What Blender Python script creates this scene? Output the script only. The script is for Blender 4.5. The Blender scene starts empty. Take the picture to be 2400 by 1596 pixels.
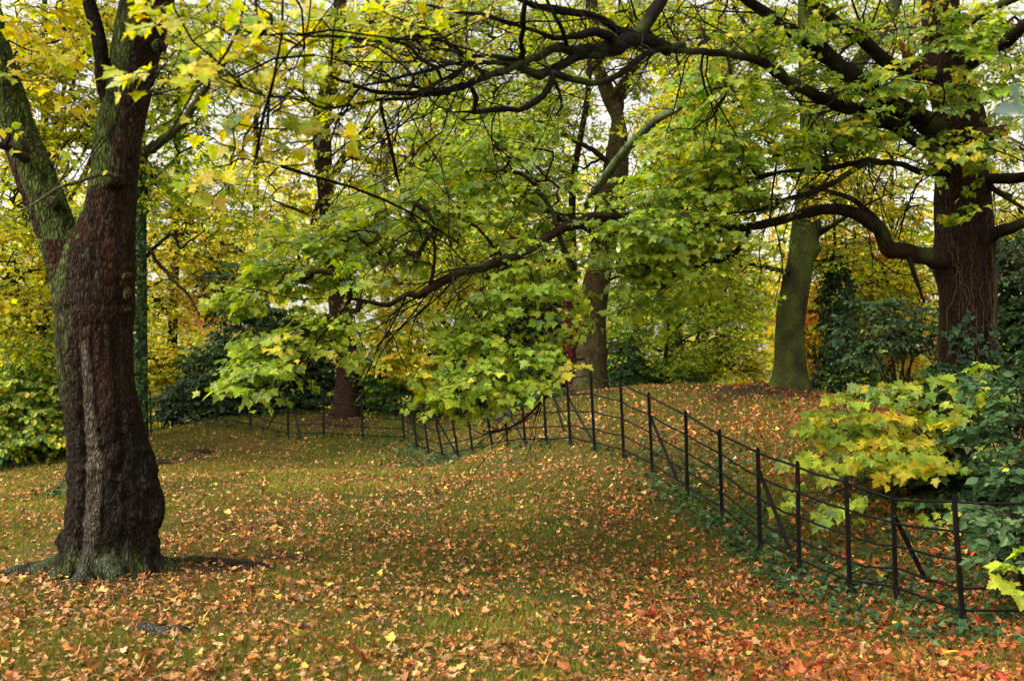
import bpy, math, random
import numpy as np
R = np.random.default_rng(11)
random.seed(11)
sc = bpy.context.scene
COL = sc.collection

# ------------------------------------------------------------------ camera mapping
F, HOR, CAMZ = 2333.0, 960.0, 1.6
def at(px, py, Y):
    return np.array([(px - 1200.0) / F * Y, Y, CAMZ - (py - HOR) / F * Y])

# ------------------------------------------------------------------ noise
def _hash(ix, iy, iz, seed):
    h = (ix.astype(np.int64) * 374761393 + iy.astype(np.int64) * 668265263 + iz.astype(np.int64) * 2147483647 + seed * 1274126177) & 0xFFFFFFFF
    h = ((h ^ (h >> 13)) * 1274126177) & 0xFFFFFFFF
    h = ((h ^ (h >> 16)) * 2246822519) & 0xFFFFFFFF
    return ((h ^ (h >> 15)) & 0xFFFFFF) / float(0xFFFFFF)
def vnoise(P, seed=0):
    P = np.asarray(P, float)
    i = np.floor(P).astype(np.int64); f = P - i
    f = f * f * (3 - 2 * f)
    out = 0
    for dx in (0, 1):
        wx = f[:, 0] if dx else 1 - f[:, 0]
        for dy in (0, 1):
            wy = f[:, 1] if dy else 1 - f[:, 1]
            for dz in (0, 1):
                wz = f[:, 2] if dz else 1 - f[:, 2]
                out = out + wx * wy * wz * _hash(i[:, 0] + dx, i[:, 1] + dy, i[:, 2] + dz, seed)
    return out * 2 - 1
def fbm(P, seed=0, oct=3):
    P = np.asarray(P, float); a, s, o = 1.0, 0.0, 0
    for k in range(oct):
        o = o + a * vnoise(P * 2 ** k, seed + 17 * k); s += a; a *= 0.5
    return o / s
def nrm(v):
    v = np.asarray(v, float)
    return v / np.maximum(np.linalg.norm(v, axis=-1, keepdims=True), 1e-9)
def sstep(a, b, x):
    t = np.clip((x - a) / (b - a), 0, 1); return t * t * (3 - 2 * t)

# ------------------------------------------------------------------ object helpers
ORIG = {}
def tag(o, label=None, cat=None, group=None, kind=None):
    if label: o['label'] = label
    if cat: o['category'] = cat
    if group: o['group'] = group
    if kind: o['kind'] = kind
    return o
def thing(name, label, cat, loc, group=None):
    o = bpy.data.objects.new(name, None); COL.objects.link(o)
    o.empty_display_size = 0.2
    o.location = [float(v) for v in loc]
    ORIG[o.name] = np.array(loc, float)
    return tag(o, label, cat, group)
def mesh(name, V, Fs, mat, parent=None, col=None, smooth=True, raw=False):
    V = np.asarray(V, float)
    org = ORIG[parent.name] if parent is not None else np.zeros(3)
    me = bpy.data.meshes.new(name)
    Fs = [np.asarray(f, np.int32) for f in Fs if len(f)]
    me.vertices.add(len(V)); me.vertices.foreach_set('co', (V - org).astype(np.float32).ravel())
    nl = sum(f.size for f in Fs); nf = sum(len(f) for f in Fs)
    me.loops.add(nl); me.loops.foreach_set('vertex_index', np.concatenate([f.ravel() for f in Fs]).astype(np.int32))
    tot = np.concatenate([np.full(len(f), f.shape[1], np.int32) for f in Fs])
    st = np.concatenate([[0], np.cumsum(tot)[:-1]]).astype(np.int32)
    me.polygons.add(nf); me.polygons.foreach_set('loop_start', st); me.polygons.foreach_set('loop_total', tot)
    me.update(calc_edges=True)
    me.polygons.foreach_set('use_smooth', np.full(nf, bool(smooth)))
    if col is not None:
        a = me.color_attributes.new('Col', 'FLOAT_COLOR', 'POINT')
        c = np.ones((len(V), 4), np.float32); c[:, :3] = np.clip(col, 0, 1)
        a.data.foreach_set('color', c.ravel())
    if mat is not None: me.materials.append(mat)
    o = bpy.data.objects.new(name, me); COL.objects.link(o)
    if parent is not None: o.parent = parent
    ORIG[o.name] = org
    return o
class Acc:
    def __init__(s): s.V, s.Fq, s.Ft, s.C, s.n = [], [], [], [], 0
    def add(s, V, quads=None, tris=None, col=None):
        s.V.append(V)
        if quads is not None and len(quads): s.Fq.append(np.asarray(quads) + s.n)
        if tris is not None and len(tris): s.Ft.append(np.asarray(tris) + s.n)
        if col is not None: s.C.append(np.broadcast_to(col, (len(V), 3)))
        s.n += len(V)
    def data(s):
        Fs = []
        if s.Fq: Fs.append(np.concatenate(s.Fq))
        if s.Ft: Fs.append(np.concatenate(s.Ft))
        return np.concatenate(s.V), Fs, (np.concatenate(s.C) if s.C else None)
    def build(s, name, mat, parent=None, smooth=True):
        V, Fs, C = s.data()
        return mesh(name, V, Fs, mat, parent, C, smooth)

# ------------------------------------------------------------------ curves and tubes
def crom(P, r, step):
    P = np.asarray(P, float); r = np.asarray(r, float)
    n = len(P)
    if n < 2: return P, r
    Q = np.vstack([2 * P[0] - P[1], P, 2 * P[-1] - P[-2]])
    oP, oR = [], []
    for i in range(n - 1):
        p0, p1, p2, p3 = Q[i], Q[i + 1], Q[i + 2], Q[i + 3]
        m = max(1, int(np.linalg.norm(p2 - p1) / step))
        t = (np.arange(m) / m)[:, None]
        oP.append(0.5 * ((2 * p1) + (-p0 + p2) * t + (2 * p0 - 5 * p1 + 4 * p2 - p3) * t ** 2 + (-p0 + 3 * p1 - 3 * p2 + p3) * t ** 3))
        oR.append(r[i] + (r[i + 1] - r[i]) * t[:, 0])
    oP.append(P[-1:]); oR.append(r[-1:])
    return np.concatenate(oP), np.concatenate(oR)
def tube(P, r, k=8, cap=True, flat=None):
    """ring sweep: verts, quads, tris and per-vertex (ring, side)"""
    P = np.asarray(P, float); n = len(P); r = np.broadcast_to(np.asarray(r, float), (n,))
    T = nrm(np.gradient(P, axis=0))
    a = np.array([0, 0, 1.0]) if abs(T[0][2]) < 0.9 else np.array([1.0, 0, 0])
    N = np.zeros((n, 3)); u = nrm(np.cross(np.cross(T[0], a), T[0])); N[0] = u
    for i in range(1, n):
        u = u - T[i] * (u @ T[i]); u = u / max(np.linalg.norm(u), 1e-9); N[i] = u
    B = np.cross(T, N)
    th = np.arange(k) / k * 2 * math.pi + math.pi / k
    c, s = np.cos(th), np.sin(th)
    fa, fb = flat if flat else (1, 1)
    V = P[:, None, :] + r[:, None, None] * (fa * c[None, :, None] * N[:, None, :] + fb * s[None, :, None] * B[:, None, :])
    V = V.reshape(-1, 3)
    i = np.arange(n - 1)[:, None] * k; j = np.arange(k)[None, :]; j2 = (j + 1) % k
    q = np.stack([i + j, i + j2, i + k + j2, i + k + j], -1).reshape(-1, 4)
    t = None
    if cap:
        V = np.vstack([V, P[0], P[-1]])
        jj = np.arange(k); a0 = n * k; b0 = a0 + 1
        t = np.vstack([np.stack([(jj + 1) % k, jj, np.full(k, a0)], 1), np.stack([(n - 1) * k + jj, (n - 1) * k + (jj + 1) % k, np.full(k, b0)], 1)])
    return V, q, t

# ------------------------------------------------------------------ materials
def nt(m):
    m.use_nodes = True; t = m.node_tree; t.nodes.clear(); return t
def newnode(t, typ, **kw):
    n = t.nodes.new(typ)
    for k, v in kw.items(): setattr(n, k, v)
    return n
def leaf_mat(name, transl=0.45, rough=0.45, spec=0.35, vein=0.25, scale=60):
    m = bpy.data.materials.new(name); t = nt(m); L = t.links.new
    out = newnode(t, 'ShaderNodeOutputMaterial'); mix = newnode(t, 'ShaderNodeMixShader'); mix.inputs[0].default_value = transl
    p = newnode(t, 'ShaderNodeBsdfPrincipled'); p.inputs['Roughness'].default_value = rough; p.inputs['Specular IOR Level'].default_value = spec
    tr = newnode(t, 'ShaderNodeBsdfTranslucent')
    at_ = newnode(t, 'ShaderNodeAttribute', attribute_name='Col')
    no = newnode(t, 'ShaderNodeTexNoise'); no.inputs['Scale'].default_value = scale; no.inputs['Detail'].default_value = 3
    tc = newnode(t, 'ShaderNodeTexCoord'); L(tc.outputs['Object'], no.inputs['Vector'])
    mr = newnode(t, 'ShaderNodeMapRange'); mr.inputs[1].default_value = 0.25; mr.inputs[2].default_value = 0.75
    mr.inputs[3].default_value = 1 - vein; mr.inputs[4].default_value = 1 + vein; L(no.outputs['Fac'], mr.inputs[0])
    mu = newnode(t, 'ShaderNodeVectorMath', operation='SCALE'); L(at_.outputs['Color'], mu.inputs[0]); L(mr.outputs[0], mu.inputs['Scale'])
    hs = newnode(t, 'ShaderNodeHueSaturation'); hs.inputs['Saturation'].default_value = 1.12; hs.inputs['Value'].default_value = 1.35
    L(mu.outputs[0], hs.inputs['Color']); L(mu.outputs[0], p.inputs['Base Color']); L(hs.outputs[0], tr.inputs['Color'])
    L(p.outputs[0], mix.inputs[1]); L(tr.outputs[0], mix.inputs[2]); L(mix.outputs[0], out.inputs[0])
    return m
def bark_mat(name, sc_h=22, stretch=0.22, bump=0.9, dist=0.02, rough=0.85, var=(0.45, 1.5), cell=True, spec=0.25):
    m = bpy.data.materials.new(name); t = nt(m); L = t.links.new
    out = newnode(t, 'ShaderNodeOutputMaterial'); p = newnode(t, 'ShaderNodeBsdfPrincipled')
    p.inputs['Roughness'].default_value = rough; p.inputs['Specular IOR Level'].default_value = spec
    at_ = newnode(t, 'ShaderNodeAttribute', attribute_name='Col'); tc = newnode(t, 'ShaderNodeTexCoord')
    mp = newnode(t, 'ShaderNodeMapping'); mp.inputs['Scale'].default_value = (1, 1, stretch); L(tc.outputs['Object'], mp.inputs['Vector'])
    n0 = newnode(t, 'ShaderNodeTexNoise'); n0.inputs['Scale'].default_value = 6; n0.inputs['Detail'].default_value = 2; L(mp.outputs[0], n0.inputs['Vector'])
    ad = newnode(t, 'ShaderNodeVectorMath', operation='MULTIPLY_ADD'); L(n0.outputs['Color'], ad.inputs[0]); ad.inputs[1].default_value = (.12, .12, .12); L(mp.outputs[0], ad.inputs[2])
    n1 = newnode(t, 'ShaderNodeTexNoise'); n1.inputs['Scale'].default_value = sc_h; n1.inputs['Detail'].default_value = 6; n1.inputs['Roughness'].default_value = .62; L(ad.outputs[0], n1.inputs['Vector'])
    vo = newnode(t, 'ShaderNodeTexVoronoi', feature='DISTANCE_TO_EDGE'); vo.inputs['Scale'].default_value = sc_h * 1.25; L(ad.outputs[0], vo.inputs['Vector'])
    vr = newnode(t, 'ShaderNodeMapRange'); vr.inputs[2].default_value = 0.28; L(vo.outputs['Distance'], vr.inputs[0])
    h = newnode(t, 'ShaderNodeMath', operation='MULTIPLY_ADD'); L(vr.outputs[0], h.inputs[0]); h.inputs[1].default_value = 0.55 if cell else 0.0; L(n1.outputs['Fac'], h.inputs[2])
    mr = newnode(t, 'ShaderNodeMapRange'); mr.inputs[1].default_value = 0.35; mr.inputs[2].default_value = 1.15 if cell else 0.7
    mr.inputs[3].default_value = var[0]; mr.inputs[4].default_value = var[1]; L(h.outputs[0], mr.inputs[0])
    mu = newnode(t, 'ShaderNodeVectorMath', operation='SCALE'); L(at_.outputs['Color'], mu.inputs[0]); L(mr.outputs[0], mu.inputs['Scale'])
    L(mu.outputs[0], p.inputs['Base Color'])
    bp = newnode(t, 'ShaderNodeBump'); bp.inputs['Strength'].default_value = bump; bp.inputs['Distance'].default_value = dist
    L(h.outputs[0], bp.inputs['Height']); L(bp.outputs[0], p.inputs['Normal']); L(p.outputs[0], out.inputs[0])
    return m
def ground_mat():
    m = bpy.data.materials.new('park_ground'); t = nt(m); L = t.links.new
    out = newnode(t, 'ShaderNodeOutputMaterial'); p = newnode(t, 'ShaderNodeBsdfPrincipled'); p.inputs['Roughness'].default_value = 0.95; p.inputs['Specular IOR Level'].default_value = 0.1
    at_ = newnode(t, 'ShaderNodeAttribute', attribute_name='Col'); tc = newnode(t, 'ShaderNodeTexCoord')
    n1 = newnode(t, 'ShaderNodeTexNoise'); n1.inputs['Scale'].default_value = 38; n1.inputs['Detail'].default_value = 8; n1.inputs['Roughness'].default_value = .7
    n2 = newnode(t, 'ShaderNodeTexNoise'); n2.inputs['Scale'].default_value = 5; n2.inputs['Detail'].default_value = 5
    L(tc.outputs['Object'], n1.inputs['Vector']); L(tc.outputs['Object'], n2.inputs['Vector'])
    mr = newnode(t, 'ShaderNodeMapRange'); mr.inputs[1].default_value = .3; mr.inputs[2].default_value = .7; mr.inputs[3].default_value = .4; mr.inputs[4].default_value = 1.5; L(n1.outputs['Fac'], mr.inputs[0])
    mu = newnode(t, 'ShaderNodeVectorMath', operation='SCALE'); L(at_.outputs['Color'], mu.inputs[0]); L(mr.outputs[0], mu.inputs['Scale'])
    mx = newnode(t, 'ShaderNodeMix', data_type='RGBA'); mr2 = newnode(t, 'ShaderNodeMapRange'); mr2.inputs[1].default_value = .45; mr2.inputs[2].default_value = .7; mr2.inputs[4].default_value = .55; L(n2.outputs['Fac'], mr2.inputs[0])
    L(mr2.outputs[0], mx.inputs[0]); L(mu.outputs[0], mx.inputs[6]); mx.inputs[7].default_value = (.085, .055, .022, 1)
    L(mx.outputs[2], p.inputs['Base Color'])
    bp = newnode(t, 'ShaderNodeBump'); bp.inputs['Strength'].default_value = .8; bp.inputs['Distance'].default_value = .03; L(n1.outputs['Fac'], bp.inputs['Height']); L(bp.outputs[0], p.inputs['Normal'])
    L(p.outputs[0], out.inputs[0]); return m
def iron_mat():
    m = bpy.data.materials.new('painted_iron'); t = nt(m); L = t.links.new
    out = newnode(t, 'ShaderNodeOutputMaterial'); p = newnode(t, 'ShaderNodeBsdfPrincipled'); p.inputs['Roughness'].default_value = .6; p.inputs['Specular IOR Level'].default_value = .15
    tc = newnode(t, 'ShaderNodeTexCoord'); n = newnode(t, 'ShaderNodeTexNoise'); n.inputs['Scale'].default_value = 26; n.inputs['Detail'].default_value = 6; L(tc.outputs['Object'], n.inputs['Vector'])
    cr = newnode(t, 'ShaderNodeValToRGB'); e = cr.color_ramp.elements
    e[0].position = .45; e[0].color = (.0035, .003, .003, 1); e[1].position = .68; e[1].color = (.008, .006, .005, 1)
    x = e.new(.76); x.color = (.15, .135, .115, 1)
    L(n.outputs['Fac'], cr.inputs[0]); L(cr.outputs[0], p.inputs['Base Color'])
    bp = newnode(t, 'ShaderNodeBump'); bp.inputs['Strength'].default_value = .3; bp.inputs['Distance'].default_value = .004; L(n.outputs['Fac'], bp.inputs['Height']); L(bp.outputs[0], p.inputs['Normal'])
    L(p.outputs[0], out.inputs[0]); return m
M_LEAF = leaf_mat('broad_leaf', 0.48, .42, .4)
M_FAR = leaf_mat('distant_leaf', 0.6, .55, .25, .2, 12)
M_GLOSS = leaf_mat('glossy_leaf', 0.2, .5, .14, .2)
M_LITTER = leaf_mat('dry_leaf', 0.15, .55, .3, .3, 45)
M_GRASS = leaf_mat('grass_blade', 0.35, .6, .2, .2, 9)
M_BARK = bark_mat('ridged_bark', 30, .3, 1.0, .035, .9, (.22, 1.7), True, .1)
M_MOSSBARK = bark_mat('mossy_bark', 26, .75, 1.0, .02, .95, (.45, 1.45), True, .1)
M_TWIG = bark_mat('twig_bark', 40, .6, .8, .01, .9, (.4, 1.6), True, .08)
M_GROUND = ground_mat(); M_IRON = iron_mat()

# ------------------------------------------------------------------ terrain
CP = [(2257,1459,8.7),(2100,1421,9.6),(1992,1393,9.8),(1873,1334,10.3),(1781,1296,10.9),(1692,1219,12.2),(1611,1163,13),(1529,1110,13.9),(1462,1069,14.5),(1394,1049,14.9),
 (1337,1036,15.8),(1281,1041,16.4),(1231,1046,17),(1190,1046,17.5),(1155,1056,18),(1108,1066,18.4),(1075,1076,18.8),(1040,1084,19.2),(1005,1066,20.3),(978,1061,21.2),(948,1038,22.8),
 (851,1036,23),(759,1023,23),(676,1031,23.2),(587,1010,24),(508,985,24.5),(430,1000,25),(354,1020,25),(250,1032,25.5),(150,1048,26),(61,1064,26.5),(-30,1085,27),(2440,1475,8.6),
 (1385,918,21),(1850,903,19.5),(1700,900,20),(1550,910,20),(1960,930,19.5),(2100,965,18),(1230,938,20.5),(1100,1000,21),(950,985,24),(820,965,25),
 (1700,1000,16.5),(1900,1000,15),(2000,1100,12.5),(1980,1200,11.2),(2200,1250,10.5),(2300,1350,9.5),(2262,1000,14),
 (260,1330,9),(100,1372,8.7),(1000,1150,14),(700,1100,17),(150,1150,15),(1200,1300,10.5),(1000,1400,8.4),(2400,1596,6.9),(1400,1200,12),(0,1100,24),(500,1150,14.5),(1250,1110,15.5),(620,1330,9.4),(1500,1300,10.6)]
CX = [np.append(at(*c)[:2], at(*c)[2]) for c in CP]
CX += [np.array(v, float) for v in [(0,0,0),(-3,2,0),(3,2,-.1),(0,5.8,0),(-4,5.8,0),(3,5.8,-.1),(6,3,-.2),(-6,9,.05),(-9,12,.0),(8,8,-.2),(9,12,.1),(9,18,.9),(3,25,1.3),(6,25,.9),(1,27,1.3),(-4,31,.9),(-12,30,.1),(-14,22,-.2),(0,34,.5),(8,34,.2),(-8,36,.2),(16,20,.1),(-18,12,-.1),(18,5,-.1),(0,45,0),(20,40,0),(-20,40,0),(-10,3,0),(12,2,-.1),(0,-6,0)]]
CX = np.array(CX)
def _phi(d2): return np.where(d2 > 1e-9, 0.5 * d2 * np.log(np.maximum(d2, 1e-9)), 0.0)
def _fit():
    n = len(CX); A = np.zeros((n + 3, n + 3))
    d2 = ((CX[:, None, :2] - CX[None, :, :2]) ** 2).sum(-1)
    A[:n, :n] = _phi(d2) + np.eye(n) * 0.9; A[:n, n] = 1; A[:n, n + 1:] = CX[:, :2]; A[n:, :n] = A[:n, n:].T
    return np.linalg.solve(A, np.append(CX[:, 2], np.zeros(3)))
W = _fit()
def gz(x, y):
    x = np.atleast_1d(np.asarray(x, float)); y = np.atleast_1d(np.asarray(y, float)); n = len(CX)
    out = np.empty(len(x))
    for a in range(0, len(x), 20000):
        xx, yy = x[a:a + 20000], y[a:a + 20000]
        d2 = (xx[:, None] - CX[None, :, 0]) ** 2 + (yy[:, None] - CX[None, :, 1]) ** 2
        out[a:a + 20000] = _phi(d2) @ W[:n] + W[n] + W[n + 1] * xx + W[n + 2] * yy
    r = np.hypot(x, y - 14); w = 1 - sstep(24, 40, r)
    P = np.stack([x, y, 0 * x], 1)
    return out * w + 0.035 * fbm(P * .9, 5, 2) * w + .012 * vnoise(P * 5, 9) * w
def g1(x, y): return float(gz([x], [y])[0])
def gnormal(x, y):
    e = .12
    return nrm(np.stack([gz(x - e, y) - gz(x + e, y), gz(x, y - e) - gz(x, y + e), np.full(len(x), 2 * e)], 1))
def proj(P):
    P = np.asarray(P); return np.stack([1200 + P[:, 0] / P[:, 1] * F, HOR + (CAMZ - P[:, 2]) / P[:, 1] * F], 1)

# masks over the ground, in metres
def seg_dist(x, y, pts):
    d = np.full(len(x), 1e9)
    for (a, b) in zip(pts[:-1], pts[1:]):
        ab = b - a; t = np.clip(((x - a[0]) * ab[0] + (y - a[1]) * ab[1]) / (ab @ ab), 0, 1)
        d = np.minimum(d, np.hypot(x - a[0] - t * ab[0], y - a[1] - t * ab[1]))
    return d
POSTS = [(2440,1172,2460,1475,8.6),(2236,1164,2257,1459,8.7),(2092,1159,2100,1421,9.6),(1983,1121,1992,1393,9.8),(1869,1085,1873,1334,10.3),(1776,1052,1781,1296,10.9),(1686,1009,1692,1219,12.2),(1607,965,1611,1163,13),
 (1520,922,1529,1110,13.9),(1454,892,1462,1069,14.5),(1384,873,1394,1049,14.9),(1328,880,1337,1036,15.8),(1272,888,1281,1041,16.4),(1221,897,1231,1046,17),(1178,908,1190,1046,17.5),(1134,922,1155,1056,18),(1093,932,1108,1066,18.4),(1053,941,1075,1078,18.8),
 (1014,946,1040,1084,19.2),(989,942,1005,1066,20.3),(964,938,978,1061,21.2),(940,933,948,1038,22.8),(846,921,851,1036,23),(758,911,759,1023,23),(673,907,676,1031,23.2),(587,898,587,1010,24),(505,879,508,985,24.5),(428,897,430,1000,25),(352,917,354,1020,25),(250,933,250,1032,25.5),(150,955,150,1048,26),(61,976,61,1064,26.5),(-30,995,-30,1085,27)]
FENCE = [at(p[2], p[3], p[4])[:2] for p in POSTS]
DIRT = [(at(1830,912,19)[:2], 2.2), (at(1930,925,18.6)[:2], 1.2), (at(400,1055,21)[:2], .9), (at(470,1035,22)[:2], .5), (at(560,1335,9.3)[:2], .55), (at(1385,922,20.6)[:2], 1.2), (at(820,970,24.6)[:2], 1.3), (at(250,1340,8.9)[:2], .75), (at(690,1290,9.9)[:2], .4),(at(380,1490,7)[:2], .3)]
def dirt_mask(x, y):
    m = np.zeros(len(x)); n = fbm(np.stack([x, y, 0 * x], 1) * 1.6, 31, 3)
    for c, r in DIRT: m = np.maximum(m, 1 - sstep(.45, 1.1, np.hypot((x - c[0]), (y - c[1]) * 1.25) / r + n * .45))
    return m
def side_of_fence(x, y):
    """positive beyond the fence (by depth along the view ray)"""
    px = 1200 + x / np.maximum(y, .1) * F
    xs = np.array([p[2] for p in POSTS])[::-1]; ys = np.array([p[4] for p in POSTS])[::-1]
    return y - np.interp(px, xs, ys)

def ground_color(x, y):
    P = np.stack([x, y, 0 * x], 1)
    a = fbm(P * .55, 3, 4); b = fbm(P * 2.3, 8, 3)
    g = np.array([.085, .090, .014]); dry = np.array([.165, .115, .030]); lush = np.array([.060, .098, .013])
    c = g[None] + sstep(-.1, .5, a + .4 * b)[:, None] * (dry - g)[None] * .8
    c = c + sstep(.1, .6, b - a * .6)[:, None] * (lush - c)
    c = c * .62  # base darkened to put shade into the gaps between grass blades
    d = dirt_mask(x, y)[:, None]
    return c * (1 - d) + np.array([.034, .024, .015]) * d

def axis(core_a, core_b, step, lo, hi):
    v = list(np.arange(core_a, core_b + 1e-6, step)); s = step
    while v[-1] < hi: s *= 1.35; v.append(v[-1] + s)
    s = step; w = [v[0]]
    while w[-1] > lo: s *= 1.35; w.append(w[-1] - s)
    return np.array(w[:0:-1] + v)
gx, gy = axis(-14, 12, .1, -700, 700), axis(2.5, 28, .1, -700, 900)
GX, GY = np.meshgrid(gx, gy); x_, y_ = GX.ravel(), GY.ravel(); z_ = gz(x_, y_)
nx, ny = len(gx), len(gy); ii = np.arange(nx - 1)[None, :] + np.arange(ny - 1)[:, None] * nx
gq = np.stack([ii, ii + 1, ii + nx + 1, ii + nx], -1).reshape(-1, 4)
go = mesh('ground', np.stack([x_, y_, z_], 1), [gq], M_GROUND, None, ground_color(x_, y_))
tag(go, kind='structure')

# ------------------------------------------------------------------ leaf templates  (x across, y along, tip at y=1)
def tmpl(half, center=(0, .38), petiole=True):
    pts = [(0, 0)] + half[:-1] + [half[-1]] + [(-x, y) for x, y in half[-2::-1]]
    pts = np.array(pts + [center], float); n = len(pts) - 1
    tr = [(n, i, (i + 1) % n) for i in range(n)]
    if petiole:
        k = len(pts); pts = np.vstack([pts, [(-.018, .02), (.018, .02), (0, -.55)]]); tr.append((k, k + 2, k + 1))
    return pts, np.array(tr)
T_SYC = tmpl([(.13,-.11),(.30,-.07),(.46,-.13),(.41,.03),(.33,.12),(.50,.19),(.60,.28),(.72,.43),(.53,.41),(.44,.53),(.25,.46),(.29,.60),(.34,.68),(.21,.74),(.14,.90),(0,1.06)])
T_MID = tmpl([(.40,-.06),(.38,.12),(.66,.40),(.28,.50),(.24,.76),(0,1.02)], petiole=False)
T_FAR = (np.array([(0,0),(.42,.02),(.62,.42),(.26,.52),(0,1),(-.26,.52),(-.62,.42),(-.42,.02)], float), np.array([(0,1,2),(0,2,3),(0,3,5),(3,4,5),(0,5,6),(0,6,7)]))
T_OVAL = (np.array([(0,0),(.27,.3),(.27,.62),(0,1),(-.27,.62),(-.27,.3)], float), np.array([(0,1,2),(0,2,3),(0,3,4),(0,4,5)]))
T_ROUND = (np.array([(0,0),(.36,.12),(.46,.5),(.25,.86),(0,1),(-.25,.86),(-.46,.5),(-.36,.12)], float), np.array([(0,1,2),(0,2,3),(0,3,4),(0,4,5),(0,5,6),(0,6,7)]))
T_IVY = tmpl([(.36,-.05),(.5,.25),(.28,.42),(.22,.65),(0,1)], (0, .3), False)
T_LIT = tmpl([(.28,-.07),(.44,-.06),(.42,.10),(.66,.34),(.50,.42),(.30,.48),(.28,.72),(0,1.02)])
def leaves(acc, T, pos, fwd, nor, size, col, edge=None, fold=.15, curl=.15, jit=.12):
    pts, tr = T; N, K = len(pos), len(pts)
    f = nrm(fwd); n = nor - (nor * f).sum(1, keepdims=True) * f; n = nrm(n); s = np.cross(f, n)
    fo = (fold * R.uniform(.3, 1.6, (N, 1))); cu = curl * R.normal(.6, .8, (N, 1)); cx = curl * R.normal(0, .7, (N, 1))
    X = pts[None, :, 0] * (1 + R.normal(0, jit, (N, 1))); Y = np.broadcast_to(pts[None, :, 1], (N, K))
    Z = fo * np.abs(X) - cu * (Y - .2) ** 2 + cx * X * X * 2
    size = np.asarray(size)[:, None, None]
    V = pos[:, None, :] + size * (X[..., None] * s[:, None, :] + Y[..., None] * f[:, None, :] + Z[..., None] * n[:, None, :])
    C = np.broadcast_to(col[:, None, :], (N, K, 3)).copy()
    if edge is not None:
        rr = np.clip(np.hypot(pts[:, 0], pts[:, 1] - .35) / .62, 0, 1) ** 2
        C = C + (edge[:, None, :] - C) * (rr[None, :, None] * R.uniform(.1, .95, (N, 1, 1)))
    tri = (tr[None] + (np.arange(N) * K)[:, None, None]).reshape(-1, 3)
    acc.add(V.reshape(-1, 3), tris=tri, col=C.reshape(-1, 3))
def pal(names, n, groups=None, jit=.13):
    """palette: [(rgb, weight)]; leaves of one spray lean to one colour"""
    cols = np.array([c for c, w in names]); w = np.array([w for c, w in names], float); w /= w.sum()
    idx = R.choice(len(cols), n, p=w)
    if groups is not None:
        gi = R.choice(len(cols), groups.max() + 1, p=w)
        keep = R.random(n) < .55; idx = np.where(keep, gi[groups], idx)
    c = cols[idx] * np.exp(R.normal(0, jit, (n, 1))) * np.exp(R.normal(0, .05, (n, 3)))
    return c
YEL, GOLD, ORN, RED = (.66,.54,.035), (.60,.40,.022), (.56,.24,.02), (.45,.09,.02)
LIME, GRN, MID_, DARK, BLUE = (.40,.46,.035), (.15,.26,.022), (.24,.36,.028), (.030,.062,.018), (.13,.22,.075)
PALE, PINK, BRN = (.58,.55,.14), (.50,.30,.14), (.25,.12,.04)
P_SYC = [(MID_,5),(GRN,2),(LIME,4.5),(BLUE,1.2),(YEL,.35)]
P_SYCY = [(MID_,3.5),(LIME,3),(YEL,1.4),(GRN,3),(BLUE,1),(GOLD,.2)]
P_YEL = [(YEL,4),(GOLD,1.6),(LIME,3),(MID_,1.6),(ORN,.15)]
P_YG = [(LIME,4.5),(YEL,2.4),(MID_,3),(GRN,1),(GOLD,.3)]
P_GRN = [(MID_,4),(LIME,3),(GRN,2),(YEL,.8)]
P_PALE = [(PALE,4),(LIME,2),(YEL,1.6)]  # lighter leaf colours carry the extra sky light of the bright gaps
P_ORG = [(ORN,4),(GOLD,2),(RED,1),(YEL,1)]
P_PINK = [(PINK,3),(GOLD,2),(ORN,1),(LIME,1)]
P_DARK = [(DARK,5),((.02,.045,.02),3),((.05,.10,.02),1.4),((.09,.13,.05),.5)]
P_HAZ = [((.07,.17,.025),6),(LIME,1.6),(YEL,1.2),(GRN,2.4)]

# ------------------------------------------------------------------ limbs and sprays
def bark_cols(V, base, moss, amt, up=True, seed=1, nz=None):
    n = fbm(V * np.array([3, 3, 1.4]), seed, 3)
    m = sstep(-.15, .55, n + amt)
    c = np.array(base)[None] * (1 + .45 * fbm(V * np.array([9, 9, 3]), seed + 3, 2))[:, None]
    return c * (1 - m[:, None]) + np.array(moss)[None] * (1 + .35 * vnoise(V * 14, seed + 7))[:, None] * m[:, None]
def limb(root, name, path, base=(.035,.022,.016), moss=(.06,.075,.018), amt=-.1, k=10, step=.1, rough=.10, mat=None, label=None, wob=.0):
    """path rows: px, py, depth, thickness in photo pixels"""
    P = np.array([at(a, b, d) for a, b, d, w in path]); r = np.array([w * .5 / F * d for a, b, d, w in path])
    P, r = crom(P, r, step)
    sd = int(abs(P[0][0]) * 1000 + abs(P[-1][2]) * 77) % 1000
    if wob: P = P + wob * r[:, None] * np.stack([vnoise(P * 6, sd + 50 + i) for i in range(3)], 1)
    V, q, t = tube(P, r, k)
    if rough:
        ax = np.repeat(P, k, 0); rr = np.repeat(r, k)
        d = V[:len(ax)] - ax
        nn = fbm(V[:len(ax)] * np.array([1, 1, .45]) * (1.1 / max(float(r.max()), .01)), sd, 3)
        V[:len(ax)] = ax + d * (1 + rough * 1.6 * nn)[:, None]
    c = bark_cols(V, base, moss, amt, seed=sd)
    o = mesh(name, V, [q, t], mat or M_TWIG, root, c)
    if label: o['label'] = label
    return P, r
SLOTS = []
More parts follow.
